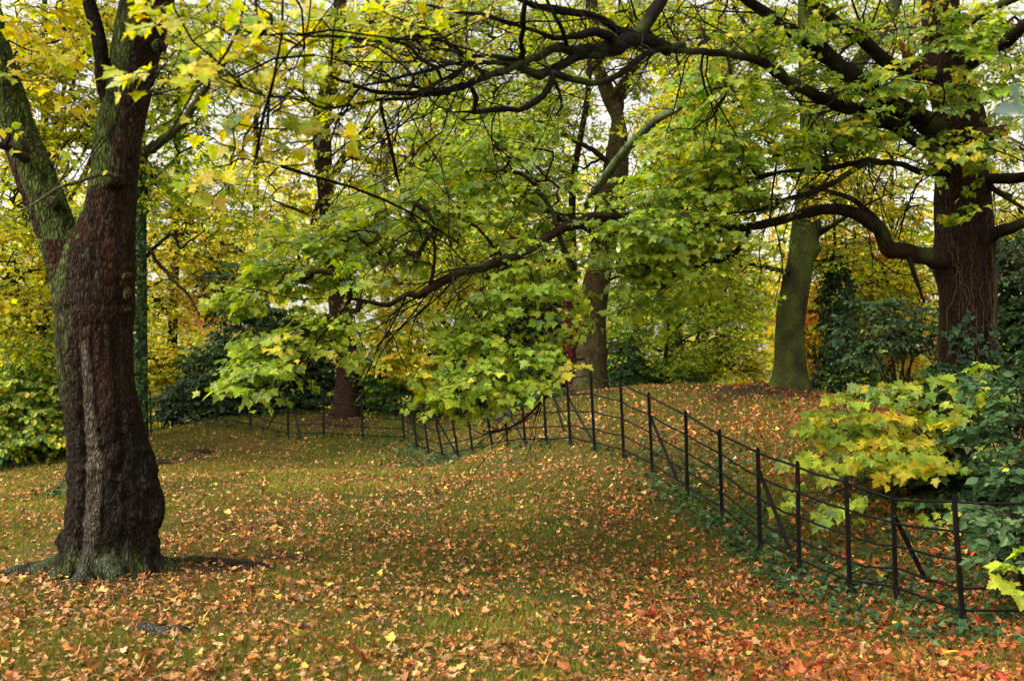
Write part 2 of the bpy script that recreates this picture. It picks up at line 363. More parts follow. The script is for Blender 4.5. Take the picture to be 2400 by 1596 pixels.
for tw, (ox, oy, dx, dy, ln) in enumerate([(0,0,1,0,1.0),(.3,0,.72,.7,.6),(.38,0,.72,-.7,.6),(.62,0,.8,.6,.32),(.62,0,.8,-.6,.32)]):
    for t_ in ((.35,.6,.85) if tw == 0 else (.5,.85) if tw < 3 else (.7,)):
        for sg in (1, -1): SLOTS.append((ox + dx * ln * t_, oy + dy * ln * t_, math.atan2(dy, dx) + sg * 1.0))
    SLOTS.append((ox + dx * ln, oy + dy * ln, math.atan2(dy, dx)))
SLOTS = np.array(SLOTS)
TWLINES = [(0,0,1,0),(.3,0,.3+.43,.42),(.38,0,.38+.43,-.42),(.62,0,.88,.19),(.62,0,.88,-.19)]
def spray_set(accL, accT, B, D, L, size, T, palette, edge=None, keep=.8, droop=.55, face=.35, twigs=True, twr=.0035, lean=.35, twc=(.035,.022,.015)):
    """B bases, D directions (n,3), L lengths (n)."""
    n = len(B); D = nrm(D); up = np.array([0, 0, 1.0])
    S = nrm(np.cross(D, up)); S[np.linalg.norm(np.cross(D, up), axis=1) < 1e-3] = (1, 0, 0)
    roll = R.normal(0, lean, n)[:, None]
    U = nrm(np.cross(S, D)); S, U = S * np.cos(roll) + U * np.sin(roll), U * np.cos(roll) - S * np.sin(roll)
    K = len(SLOTS); a = SLOTS[None, :, 0] + R.normal(0, .05, (n, K)); b = SLOTS[None, :, 1] + R.normal(0, .06, (n, K)); an = SLOTS[None, :, 2] + R.normal(0, .3, (n, K))
    sag = -.22 * (a ** 2 + b ** 2)
    Pt = B[:, None] + L[:, None, None] * (a[..., None] * D[:, None] + b[..., None] * S[:, None]) + (L[:, None] * sag)[..., None] * up
    fw = np.cos(an)[..., None] * D[:, None] + np.sin(an)[..., None] * S[:, None]
    sz = size * np.clip(np.exp(R.normal(-.08, .28, (n, K))), .4, 1.5) * np.exp(R.normal(0, .12, (n, 1)))
    fwd = fw - up * (droop * R.uniform(.2, 1.8, (n, K)))[..., None]
    nor = U[:, None] + R.normal(0, .42, (n, K, 3)) + np.array([0, -face, 0]) + fw * .25
    pos = Pt + fw * (sz * .5)[..., None]
    g = np.repeat(np.arange(n), K); m = R.random(n * K) < keep
    pos, fwd, nor, sz, g = pos.reshape(-1, 3)[m], fwd.reshape(-1, 3)[m], nor.reshape(-1, 3)[m], sz.ravel()[m], g[m]
    col = pal(palette, len(pos), g, .24); ed = pal(edge, len(pos)) if edge else None
    leaves(accL, T, pos, fwd, nor, sz, col, ed)
    if twigs:
        for (x0, y0, x1, y1) in TWLINES:
            ts = np.array([0, .5, 1.0]); xs = x0 + (x1 - x0) * ts; ys = y0 + (y1 - y0) * ts
            C = B[:, None] + L[:, None, None] * (xs[None, :, None] * D[:, None] + ys[None, :, None] * S[:, None]) + (L[:, None] * (-.22 * (xs ** 2 + ys ** 2))[None])[..., None] * up
            bar(accT, C, np.array([1.0, .8, .5])[None] * twr * np.ones((n, 1)), twc)
def bar(acc, C, r, col):
    """many thin three-sided twigs at once: C (n,m,3), r (n,m)"""
    n, m, _ = C.shape
    Tn = nrm(C[:, -1] - C[:, 0]); A = np.where(np.abs(Tn[:, 2:3]) < .9, np.array([[0, 0, 1.0]]), np.array([[1.0, 0, 0]]))
    N = nrm(np.cross(Tn, A)); Bn = np.cross(Tn, N); th = np.arange(3) * 2 * math.pi / 3
    V = C[:, :, None] + r[:, :, None, None] * (np.cos(th)[None, None, :, None] * N[:, None, None] + np.sin(th)[None, None, :, None] * Bn[:, None, None])
    q = []
    for i in range(m - 1):
        for j in range(3): q.append((i * 3 + j, i * 3 + (j + 1) % 3, (i + 1) * 3 + (j + 1) % 3, (i + 1) * 3 + j))
    Q = (np.array(q)[None] + (np.arange(n) * m * 3)[:, None, None]).reshape(-1, 4)
    c = np.array(col)[None] * np.exp(R.normal(0, .25, (n, 1)))
    acc.add(V.reshape(-1, 3), quads=Q, col=np.repeat(c, m * 3, 0))
def connect(acc, nodes, B, col=(.03,.019,.013), r0=.0032, rmax=.045, sag=.08, maxlen=99):
    """grow a branch network from limb nodes to every spray base; returns the direction each base is reached from"""
    nodes = np.asarray(nodes, float); n = len(B)
    d0 = np.array([np.min(((nodes - b) ** 2).sum(1)) for b in B]); order = np.argsort(d0)
    cap = len(nodes) + n * 4; N = np.empty((cap, 3)); N[:len(nodes)] = nodes; own = np.full(cap, -1); nn = len(nodes)
    par = np.full(n, -1); paths = [None] * n; D = np.zeros((n, 3))
    for i in order:
        d = ((N[:nn] - B[i]) ** 2).sum(1); j = int(np.argmin(d)); p = N[j].copy(); par[i] = own[j]
        ln = math.sqrt(d[j]); v = B[i] - p
        side = np.cross(v, [0, 0, 1.0]); side = side / max(np.linalg.norm(side), 1e-6)
        t = np.linspace(0, 1, 6)[:, None]
        bend = np.sin(t * math.pi) * ln * (sag * np.array([0, 0, 1.0]) * R.uniform(-.4, 1.4) + side * R.normal(0, .13)) + R.normal(0, .018, (6, 3)) * ln * (t * (1 - t) * 4)
        C = p + v * t + bend; paths[i] = C; D[i] = C[-1] - C[-2]
        N[nn:nn + 4] = C[2:]; own[nn:nn + 4] = i; nn += 4
    cnt = np.ones(n)
    for i in order[::-1]:
        if par[i] >= 0: cnt[par[i]] += cnt[i]
    C = np.array(paths); r1 = np.minimum(r0 * np.sqrt(cnt) * 1.15, rmax)
    t = np.linspace(0, 1, 6)[None]
    r2 = np.maximum(np.minimum(r0 * np.sqrt(np.maximum(cnt - 1, .6)), rmax) * .9, r0 * .8)
    thick = r1 > .012
    if (~thick).any(): bar(acc, C[~thick], (r1[:, None] + (r2 - r1)[:, None] * t)[~thick], col)
    for i in np.where(thick)[0]:
        P, rr = crom(C[i], np.linspace(r1[i], r2[i], 6), .08); V, q, tt = tube(P, rr, 7)
        acc.add(V, q, tt, bark_cols(V, col, (.05,.06,.015), -.15, seed=3))
    return D
def twiglets(root, paths, n, ln, r=.0035, col=(.022,.015,.011), name='fine_twigs', down=.15, tip=.5):
    acc = Acc(); P = np.concatenate(paths); T = np.concatenate([nrm(np.gradient(p, axis=0)) for p in paths]); i = R.integers(0, len(P), n)
    d = nrm(T[i] * .7 + R.normal(0, .8, (n, 3)) * [1, 1, .8]); L = R.uniform(ln[0], ln[1], n)
    for lev in range(2):
        m = 7; C = np.empty((len(d), m, 3)); C[:, 0] = P[i] if lev == 0 else st
        for k in range(1, m):
            d = nrm(d + R.normal(0, .22, d.shape) - np.array([0, 0, down * .2])); C[:, k] = C[:, k - 1] + d * (L / (m - 1))[:, None]
        bar(acc, C, r * (.6 if lev else 1) * np.linspace(1, tip, m)[None] * np.exp(R.normal(0, .25, (len(d), 1))), col)
        j = np.repeat(np.arange(len(d)), 2); st = C[j, R.integers(2, 6, len(j))]; d = nrm(d[j] + R.normal(0, .7, (len(j), 3))); L = L[j] * R.uniform(.3, .6, len(j))
    return acc.build(name, M_TWIG, root)
def ellip(cl, gap=0., gseed=0, gfreq=1.2):
    """sample spray bases inside a pixel-and-depth ellipsoid"""
    px, py, Y, rx, ry, rd, n = cl; out = []
    while len(out) < n:
        v = R.normal(0, 1, 3); v = v / np.linalg.norm(v) * R.random() ** (1 / 2.2)
        p = at(px + v[0] * rx, py + v[1] * ry, Y + v[2] * rd)
        if gap and vnoise(p[None] * gfreq, gseed)[0] < gap * 2 - 1 and R.random() < .85: continue
        out.append(p)
    return np.array(out).reshape(-1, 3)
def crown(root, nodes, clusters, size, T, palette, edge=None, L=(.35,.6), keep=.8, droop=.55, face=.35, mat=None, gap=.0, far=False, twigs=True, outdir=None, r0=.0032, conn=True, name='crown', twname='branches', col=(.03,.019,.013), gfreq=1.2, spread=.6, mult=1.0):
    aL, aT = Acc(), Acc()
    clusters = [tuple(c[:6]) + (max(1, int(round(c[6] * mult))),) + tuple(c[7:]) for c in clusters]
    B = np.concatenate([ellip(c[:7], gap, int(c[0]) % 97, gfreq) for c in clusters])
    D = connect(aT, nodes, B, r0=r0, col=col) if conn else R.normal(0, 1, B.shape)
    D = nrm(D) + R.normal(0, spread, D.shape) * np.array([1, 1, .35])
    if outdir is not None: D = D + np.asarray(outdir)
    D[:, 2] *= .45
    pals = [c[7] if len(c) > 7 else palette for c in clusters]
    k = 0
    for c, pl in zip(clusters, pals):
        m = slice(k, k + c[6]); k += c[6]
        spray_set(aL, aT, B[m], D[m], R.uniform(L[0], L[1], c[6]), size, T, pl, edge, keep, droop, face, twigs, r0, .3, col)
    co = aL.build(name, mat or (M_FAR if far else M_LEAF), root, smooth=False)
    if aT.n: aT.build(twname, M_TWIG, co)
    return co

# ================================================================== the forked tree at the left
def remesh_union(acc, voxel):
    V, Fs, _ = acc.data(); o = mesh('union', V, Fs, None)
    md = o.modifiers.new('r', 'REMESH'); md.mode = 'VOXEL'; md.voxel_size = voxel
    bpy.context.view_layer.update(); dg = bpy.context.evaluated_depsgraph_get(); e = o.evaluated_get(dg); me = e.to_mesh()
    n = len(me.vertices); P = np.empty(n * 3, np.float32); me.vertices.foreach_get('co', P); P = P.reshape(-1, 3).astype(float)
    q = np.empty(len(me.loops), np.int32); me.loops.foreach_get('vertex_index', q); q = q.reshape(-1, 4)
    e.to_mesh_clear(); d = o.data; bpy.data.objects.remove(o); bpy.data.meshes.remove(d)
    return P, q
def smooth_lap(P, q, it, lam=.5):
    e = np.concatenate([q[:, [0, 1]], q[:, [1, 2]], q[:, [2, 3]], q[:, [3, 0]]]); e = np.concatenate([e, e[:, ::-1]])
    cnt = np.bincount(e[:, 0], minlength=len(P))[:, None]
    for _ in range(it):
        s = np.stack([np.bincount(e[:, 0], weights=P[e[:, 1], i], minlength=len(P)) for i in range(3)], 1)
        P = P + lam * (s / np.maximum(cnt, 1) - P)
    return P
def vnormals(P, q):
    fn = np.cross(P[q[:, 2]] - P[q[:, 0]], P[q[:, 3]] - P[q[:, 1]])
    return nrm(np.stack([np.bincount(q.ravel(), weights=np.repeat(fn[:, i], 4), minlength=len(P)) for i in range(3)], 1))
Y1 = 9.0
def t1_path(rows):   # y, left, right  -> centre + radius
    P = np.array([at((l + r) / 2, y, Y1) for y, l, r in rows]); rr = np.array([(r - l) / 2 / F * Y1 for y, l, r in rows])
    return crom(P, rr, .06)
zb = g1(*at(262, 1330, Y1)[:2])
A = Acc()
for rows in ([(1420,170,390),(1340,160,372),(1290,168,362),(1230,166,372),(1130,167,366),(1051,165,345),(1000,160,334),(898,147,314),(800,136,305),(714,133,310),(612,150,314),(510,196,311),(408,216,318),(306,228,330),(204,255,354),(102,268,375),(0,290,401),(-150,320,440),(-400,350,480),(-900,400,500)],
             [(1250,150,235),(1000,160,250),(898,145,250),(800,136,240),(714,122,222),(612,101,205),(510,70,172),(408,32,130),(306,-2,88),(204,-38,55),(102,-72,24),(0,-100,-2),(-200,-150,-60),(-600,-220,-150)]):
    P, r = t1_path(rows); V, q, t = tube(P, r * (.88 if rows[0][0] == 1250 else 1), 26); V[:, 1] = Y1 + (V[:, 1] - Y1) * .92; A.add(V, q, t)
def blob(px, py, Y, rpx, sq=(1, 1, 1)):
    P = at(px, py, Y); r = rpx / F * Y
    u = np.linspace(0, math.pi, 12); c = np.stack([0 * u, 0 * u, np.cos(u)], 1); V, q, t = tube(c * .999, np.maximum(np.sin(u), .02), 16)
    A.add(P + V * r * np.array(sq), q, t)
blob(335,1195,9.0,48,(1,1,1.5)); blob(352,1215,8.95,36,(.9,1,1.2)); blob(318,1140,8.95,40,(1,1,1.6)); blob(270,1190,8.8,50,(1,.8,1.5)); blob(345,1270,8.95,32,(1,1,1.2))
blob(268,426,8.82,22,(1.2,.8,.8)); blob(300,650,8.78,13); blob(300,692,8.82,16,(.8,.8,1.3)); blob(302,728,8.86,12); blob(128,475,8.86,15); blob(372,108,8.85,15); blob(45,345,8.85,16)
for pts in ([(210,1270,9.0,150),(190,1318,8.85,105),(150,1352,8.75,66),(110,1378,8.65,36),(80,1392,8.6,12)],
            [(250,1290,8.9,120),(268,1345,8.7,76),(275,1376,8.6,40),(280,1392,8.5,14)],
            [(215,1270,9.0,90),(165,1315,9.05,62),(120,1332,9.1,56),(60,1344,9.1,48),(0,1354,9.1,40),(-60,1364,9.1,30)],
            [(320,1250,9.05,100),(350,1305,9.1,60),(385,1325,9.1,34),(430,1335,9.1,16)],
            [(225,1285,8.85,90),(205,1350,8.6,52),(170,1388,8.45,30),(140,1404,8.4,12)]):
    P = np.array([at(a, b, d) for a, b, d, w in pts]); r = np.array([w * .5 / F * d for a, b, d, w in pts])
    for i in range(1, len(P)): P[i, 2] = min(P[i, 2], max(P[i, 2], g1(P[i, 0], P[i, 1]) + r[i] * .3))
    P, r = crom(P, r, .05); V, q, t = tube(P, r, 14); A.add(V, q, t)
P, q = remesh_union(A, .0125)
P = smooth_lap(P, q, 14)
N1 = vnormals(P, q); hgt = P[:, 2] - zb
n0_ = fbm(P * 3, 7, 2); rug = 1 - sstep(1.1, 2.0, hgt)                                     # knobbly foot, ridged above
ridge = 1 - np.abs(fbm(P * np.array([17, 17, 3.2]) + .5 * fbm(P * 5, 9, 2)[:, None], 21, 3)) * 2.2
knob = fbm(P * np.array([13, 13, 12]), 41, 4)
big = fbm(P * np.array([3.2, 3.2, 2.2]), 51, 3)
collar = np.sin(P[:, 2] * 17 + 3 * fbm(P * 2, 61, 2)) ** 8 * sstep(.1, .6, vnoise(P * np.array([3, 3, 2]), 71)) * sstep(.9, 1.2, hgt) * (1 - sstep(3.2, 3.8, hgt))
P = P + N1 * (.013 * ridge * (1 - .5 * rug) + .030 * knob * rug + .030 * big * (.4 + rug) - .012 * collar * (1 - rug))[:, None]
px1 = proj(P); fr = sstep(.2, -.3, N1[:, 1]); gx1 = np.interp(px1[:, 1], [760, 950, 1100, 1300], [183, 191, 196, 186]); gx2 = np.interp(px1[:, 1], [760, 1000, 1150, 1300], [215, 232, 246, 236])
for g_, wd, dp in ((gx1, 6, .035), (gx2, 5, .014), (gx2 + 52, 8, .022)):
    P = P - N1 * (dp * fr * np.exp(-((px1[:, 0] - g_ + 3 * n0_) / wd) ** 2) * sstep(740, 830, px1[:, 1]) * (1 - sstep(1290, 1340, px1[:, 1])))[:, None]
px1 = proj(P)
# colours of the bark: dark red-brown, moss on the weather side, a pale crusty streak
n_a, n_b = fbm(P * np.array([4, 4, 1.5]), 81, 4), fbm(P * np.array([22, 22, 6]), 91, 3)
c = np.array([.032, .019, .013])[None] * (1 + .7 * n_b[:, None]) + np.array([.034, .009, .003])[None] * sstep(.05, .5, fbm(P * np.array([7, 7, 1.8]), 95, 3))[:, None]
rug_c = np.array([.020, .014, .010])[None] * (1 + .8 * knob[:, None]); c = c * (1 - rug[:, None]) + rug_c * rug[:, None]
PX, PY = px1[:, 0], px1[:, 1]; left_stem = (PX < 186) & (PY < 560)
up_r = 1 - sstep(400, 450, PY + 30 * n_a)
thr = np.where(left_stem, -.45, np.where(PY < 560, .25 * up_r + (-.62) * (1 - up_r), -.40))
m_l = sstep(-.35, .35, N1[:, 0] - thr + .55 * n_a); m_r = sstep(-.30, .30, thr - N1[:, 0] + .5 * n_a)
mf = fbm(P * np.array([30, 30, 18]), 88, 3); moss = sstep(.15, .75, np.where(left_stem, m_l, m_r) * .85 + .55 * mf) * (1 - .35 * sstep(560, 800, PY)) * (1 - rug) * (1 - .5 * sstep(.2, .55, vnoise(P * np.array([8, 8, 3]), 84)))
moss = np.maximum(moss, .8 * sstep(.35, .05, hgt) * sstep(-.2, .4, n_a + .2 * N1[:, 2]))
c = c * (1 - moss[:, None]) + (np.array([.062, .084, .020])[None] * (1 + .6 * n_b[:, None] + .9 * mf[:, None])) * moss[:, None]
sy = np.array([805, 850, 900, 950, 1000, 1050, 1100, 1160, 1220, 1270, 1320]); sl = np.array([184, 190, 193, 196, 199, 204, 200, 200, 196, 188, 190]); sr = np.array([198, 208, 216, 222, 226, 236, 238, 238, 232, 222, 230])
ed = 7 * fbm(P * 14, 15, 2)
st = sstep(-3, 3, px1[:, 0] + ed - np.interp(px1[:, 1], sy, sl)) * sstep(-3, 3, np.interp(px1[:, 1], sy, sr) - px1[:, 0] + ed) * sstep(800, 812, px1[:, 1]) * (1 - sstep(1250, 1330, px1[:, 1])) * (N1[:, 1] < .1)
li = sstep(.42, .62, fbm(P * np.array([11, 11, 9]), 133, 3)) * sstep(-.2, .3, -N1[:, 1]) * (1 - rug); c = c * (1 - .7 * li[:, None]) + np.array([.12, .14, .09])[None] * (.7 * li[:, None])
c = c * (1 - st[:, None]) + (np.array([.088, .070, .052])[None] * (1 + .5 * n_b[:, None] + .5 * knob[:, None])) * st[:, None]
grey = sstep(.45, .1, hgt) * sstep(-.1, .5, fbm(P * np.array([10, 10, 2]), 99, 3) + .1)
c = c * (1 - .5 * grey[:, None]) + np.array([.10, .105, .085])[None] * (.5 * grey[:, None])
b1 = at(262, 1330, Y1); b1[2] = zb
t1 = thing('forked_tree', 'big old tree at the left with a mossy forked trunk, swollen burl and pale streak', 'tree', b1)
mesh('trunk', P, [q], M_BARK, t1, c)
pl, _ = limb(t1, 'limb', [(262,260,9.0,34),(246,205,8.95,38),(240,150,8.9,34),(234,100,8.9,33),(220,45,8.9,32),(208,0,8.9,30),(190,-80,8.8,28),(170,-220,8.7,24)], base=(.02,.014,.011), k=14, rough=.14, mat=M_BARK)
limb(t1, 'twig', [(262,410,8.75,11),(225,411,8.6,10),(190,425,8.55,9),(140,440,8.5,9),(105,462,8.5,8),(75,480,8.5,5),(40,497,8.5,3)], base=(.10,.09,.06), k=6, step=.05, rough=0, wob=.6)
limb(t1, 'twig', [(74,465,8.5,6),(72,500,8.5,5),(66,520,8.5,3)], base=(.10,.09,.06), k=5, step=.05, rough=0)
limb(t1, 'twig', [(60,372,8.8,26),(30,352,8.6,20),(8,342,8.5,16),(-30,335,8.4,14)], k=8, step=.05)
limb(t1, 'twig', [(10,345,8.5,10),(24,318,8.4,8),(14,300,8.35,5),(0,285,8.3,4)], k=6, step=.05)
limb(t1, 'twig', [(130,440,8.5,5),(155,400,8.5,4),(160,370,8.5,3),(120,380,8.45,2)], base=(.08,.07,.04), k=5, step=.05, rough=0)
up1 = np.array([at(208, 0, 8.9), at(170, -220, 8.7), at(345, 0, 9), at(400, -300, 9), at(-60, 60, 9), at(-150, -200, 9), at(20, 340, 8.5), at(155, 395, 8.5)])
crown(t1, up1, [(40,30,8.2,70,70,.5,7,P_YEL),(110,50,9.6,60,60,.5,5,P_YEL),(60,140,9.0,60,50,.3,4,P_YEL),(60,-260,8,500,140,1.2,60),(500,-420,8.5,400,160,1.4,50),(250,-800,8,700,220,1.8,50),(1000,-900,7.5,600,200,1.8,30)], .082, T_SYC, P_YG, edge=[(YEL,3),(LIME,1)], keep=.7)  # last two clusters: unseen overhead leaves added to shade the foreground
aL = Acc()
for (px, py, d, n) in [(20,300,8.3,5),(12,345,8.3,4),(150,368,8.45,6),(240,408,8.5,1),(120,140,8.6,6)]:
    p = at(px, py, d) + R.normal(0, .045, (n, 3)); leaves(aL, T_OVAL, p, R.normal(0, 1, (n, 3)) + [0, 0, -.8], R.normal(0, .5, (n, 3)) + [0, -1, .6], R.uniform(.06, .10, n), pal([(YEL,3),(LIME,3)], n))
aL.build('young_leaves', M_LEAF, t1, smooth=False)

# surface roots showing through the lawn
def root_run(name, path, parent, lift=.3, base=(.045,.035,.026)):
    P = []
    for a, b, d, w in path:
        p = at(a, b, d); p[2] = g1(p[0], p[1]) + w * .5 / F * d * lift; P.append(p)
    P = np.array(P); r = np.array([w * .5 / F * d for a, b, d, w in path]); P, r = crom(P, r, .04); V, q, t = tube(P, r, 12)
    V = V + np.repeat(r, 12).mean() * .5 * np.stack([fbm(V * 9, s, 3) for s in (1, 2, 3)], 1)
    return mesh(name, V, [q, t], M_BARK, parent, bark_cols(V, base, (.05,.055,.018), -.2, seed=5))
root_run('root', [(380,1290,9.3,26),(430,1305,9.35,34),(470,1309,9.4,40),(510,1318,9.4,38),(550,1330,9.35,40),(600,1340,9.3,30),(640,1352,9.2,20),(670,1362,9.1,8)], t1, -.15, (.022,.016,.012))
root_run('root', [(315,1478,6.95,14),(340,1486,6.95,46),(380,1494,6.9,34),(420,1490,6.95,30),(440,1488,7,10)], t1, .15, (.075,.068,.055))
root_run('root', [(340,1048,20.5,10),(370,1050,20.5,20),(400,1045,20.6,14)], t1, .3)
root_run('root', [(440,1030,22,8),(475,1028,22,14),(500,1034,22,8)], t1, .3)

# ================================================================== iron estate fence
iron = [at(p[2], p[3], p[4]) for p in POSTS]
for p in iron: p[2] = g1(p[0], p[1])
f0 = iron[8].copy(); fence = thing('estate_fence', 'black wrought iron estate fence with five rails winding over the leafy mounds', 'fence', f0)
tops = []
for (tx, ty, bx, by, d), b in zip(POSTS, iron):
    t = at(tx, ty, d - .02); t[2] = max(t[2], b[2] + .85); tops.append(t)
tops = np.array(tops); iron = np.array(iron)
runs = [tops - iron]
def bar_flat(P, wa, wb, k=4):
    P = np.asarray(P, float); return P
def box_bar(a, b, wx, wy):
    a, b = np.array(a), np.array(b); T = nrm(b - a); X = nrm(np.cross(T, [0, 1, 0.01])); Yv = np.cross(X, T); bev = .25
    prof = [(-1,-1+bev),(-1+bev,-1),(1-bev,-1),(1,-1+bev),(1,1-bev),(1-bev,1),(-1+bev,1),(-1,1-bev)]
    V = np.array([c + X * x * wx / 2 + Yv * y * wy / 2 for c in (a, b) for x, y in prof]); k = 8
    q = [(i, (i + 1) % k, k + (i + 1) % k, k + i) for i in range(k)]
    V = np.vstack([V, a, b]); t = [((i + 1) % k, i, 16) for i in range(k)] + [(8 + i, 8 + (i + 1) % k, 17) for i in range(k)]
    return V, np.array(q), np.array(t)
for a, b in zip(iron, tops):
    A = Acc(); m = a + (b - a) * R.uniform(.3, .7) + R.normal(0, .006, 3) * [1, 1, 0]
    V, q, t = box_bar(a - (b - a) * .12, b, .043, .024); A.add(V, q, t)
    V, q, t = box_bar(b - [0, 0, .002], b + nrm(b - a) * .022, .028, .028); A.add(V, q, t)
    foot = nrm(np.array([.5, -.8, 0])) * .06
    po = A.build('post', M_IRON, fence, False); A = Acc()
    V, q, t = box_bar(a + [0, 0, .11], a + foot - [0, 0, .05], .036, .02); A.add(V, q, t); A.build('foot', M_IRON, po, False)
for fr, th, fl in ((.965, .013, None), (.73, .0105, (1.15, .42)), (.51, .0105, (1.15, .42)), (.29, .0105, (1.15, .42)), (.115, .0105, (1.15, .42))):
    C = iron + (tops - iron) * fr; C = C + np.array([0, .004, 0])
    Q = [C[0]]
    for i in range(len(C) - 1):
        for s in (.33, .66):
            mid = C[i] * (1 - s) + C[i + 1] * s; mid[2] -= abs(R.normal(0, .012)); mid[1] += R.normal(0, .010); Q.append(mid)
        Q.append(C[i + 1] + R.normal(0, .004, 3))
    P, r = crom(Q, np.full(len(Q), th), .2); V, q, t = tube(P, r, 8, flat=fl); mesh('rail', V, [q, t], M_IRON, fence)
for (ax, ay, bx, by, d1, d2) in [(2094,1205,2186,1392,9.6,9.75),(1780,1104,1857,1258,10.9,10.6),(1524,976,1588,1100,13.9,13.5),(1332,932,1393,1018,15.8,15.3),(1187,954,1230,1012,17.5,17),(1019,975,1080,1080,19.2,19),(944,955,986,1024,22.8,22),(690,962,704,1006,23.3,22.9),(431,930,456,992,25,24.8),(1298,925,1322,978,17.6,17.2)]:
    a = at(ax, ay, d1 + .03); b = at(bx, by, d2); b[2] = min(b[2], g1(b[0], b[1]) + .02)
    V, q, t = box_bar(a, b - (a - b) * .08, .042, .02); mesh('brace', V, [q, t], M_IRON, fence, smooth=False)

# fallen log behind the fence
lb = at(1250, 932, 20.4); lb[2] = g1(lb[0], lb[1])
lg = thing('fallen_log', 'grey fallen log lying in the leaves behind the fence', 'log', lb)
root_run('log', [(1165,952,20.0,16),(1210,945,20.2,22),(1260,937,20.4,24),(1310,930,20.5,22),(1345,926,20.6,14)], lg, .8, (.10,.085,.065))
root_run('branch', [(1270,950,19.6,5),(1240,962,19.3,9),(1200,972,19.1,8),(1160,984,18.9,4)], lg, .9, (.06,.05,.04))

# ================================================================== standing trees
def tree_trunk(root, rows, Y, base, moss, amt, k=28, rough=.05, mat=None, below=.35, flare=0, name='trunk', depth_lean=0, knots=(), seed=1, step=.07, redge=None):
    """rows: y, left x, right x in photo pixels, from the ground up"""
    n = len(rows); Ys = [Y + depth_lean * i / (n - 1) for i in range(n)]
    P = np.array([at((l + r) / 2, y, d) for (y, l, r), d in zip(rows, Ys)]); rr = np.array([(r - l) / 2 / F * d for (y, l, r), d in zip(rows, Ys)])
    b = P[0] - np.array([0, 0, below]); P = np.vstack([b, P]); rr = np.append(rr[0] * 1.1, rr)
    P, rr = crom(P, rr, step); V, q, t = tube(P, rr, k); m = len(P) * k
    ax = np.repeat(P, k, 0); rv = np.repeat(rr, k)
    D = V[:m] - ax; th = np.arctan2(D[:, 1], D[:, 0]); h = V[:m, 2] - P[0, 2] - below
    s = 1 + rough * 1.5 * fbm(V[:m] * np.array([2.2, 2.2, 1.1]), seed, 3) + rough * .9 * fbm(V[:m] * np.array([9, 9, 2.2]), seed + 3, 2)
    if flare: s = s + flare * np.exp(-np.maximum(h, 0) / .28) * (.35 + .65 * np.maximum(0, np.sin(th * 3 + seed) + .35 * np.sin(th * 5 + 1)))
    V[:m] = ax + D * s[:, None]
    for (kx, ky, kr, kh) in knots:
        c = at(kx, ky, Y - .1); dd = np.linalg.norm((V[:m] - c) * [1, .6, 1], axis=1); g = np.exp(-(dd / (kr / F * Y)) ** 2)
        V[:m] += nrm(V[:m] - ax) * (g * kh / F * Y)[:, None]
    c = bark_cols(V, base, moss, amt, seed=seed)
    mesh(name, V, [q, t], mat or M_BARK, root, c)
    return P, rr
def base_of(px, py, Y):
    b = at(px, py, Y); b[2] = g1(b[0], b[1]); return b

# ---- leaning mossy tree on the mound
t4 = thing('mossy_tree', 'green mossy tree leaning on top of the right mound', 'tree', base_of(1850, 903, 19.5))
tree_trunk(t4, [(905,1804,1898),(880,1811,1892),(845,1816,1888),(765,1819,1886),(690,1828,1894),(612,1844,1907),(561,1852,1918),(510,1860,1922),(459,1866,1926),(383,1873,1927),(255,1874,1924),(153,1871,1910),(0,1871,1909),(-200,1875,1905),(-500,1880,1900)], 19.5, (.044,.038,.022), (.090,.125,.022), .32, flare=.14, knots=[(1921,590,16,10),(1925,540,14,7),(1832,730,14,3)], mat=M_MOSSBARK, seed=4, rough=.06)
l4, _ = limb(t4, 'limb', [(1900,290,19.6,30),(1950,225,19.8,32),(2008,153,20,34),(2044,102,20.2,34),(2080,45,20.4,32),(2100,0,20.6,30),(2150,-150,21,26)], base=(.05,.05,.03), moss=(.10,.13,.03), amt=.5, mat=M_MOSSBARK, k=14)
n4 = [l4]
for path in ([(1925,545,19.5,14),(1965,520,19.0,9),(2030,480,18.6,6),(2080,455,18.4,4)], [(1868,420,19.6,18),(1780,300,19.0,12),(1700,180,18.6,9),(1640,60,18.5,7)], [(1880,250,19.5,16),(1800,120,20,12),(1720,20,20.5,9)], [(1915,200,19.7,12),(1975,120,19,8),(2060,60,18.5,6)], [(1855,640,19.4,12),(1760,620,18.8,8),(1680,590,18.2,6),(1600,580,18,4)]):
    n4.append(limb(t4, 'limb', path, k=8, wob=.8)[0])
crown(t4, np.concatenate(n4), [(1615,260,18.5,95,120,1.0,30,P_YEL),(1660,330,18.5,120,120,1.0,34,P_YG),(1590,430,18.5,60,80,.8,9,P_YG),(1700,120,19.5,150,110,1.2,34,P_YG),(1640,480,18.2,100,70,.8,14,P_GRN),(1980,420,18.6,90,80,.8,14,P_YEL),(1980,120,19.5,120,110,1,18,P_YG),(1600,620,18,110,60,.8,18,P_GRN),(1730,640,18.4,80,80,.7,10,P_GRN),(1800,-150,19.5,350,100,2,40,P_YG)], .067, T_MID, P_YG, edge=[(YEL,3),(LIME,3)], L=(.35,.65), gap=.40, mult=4.6)

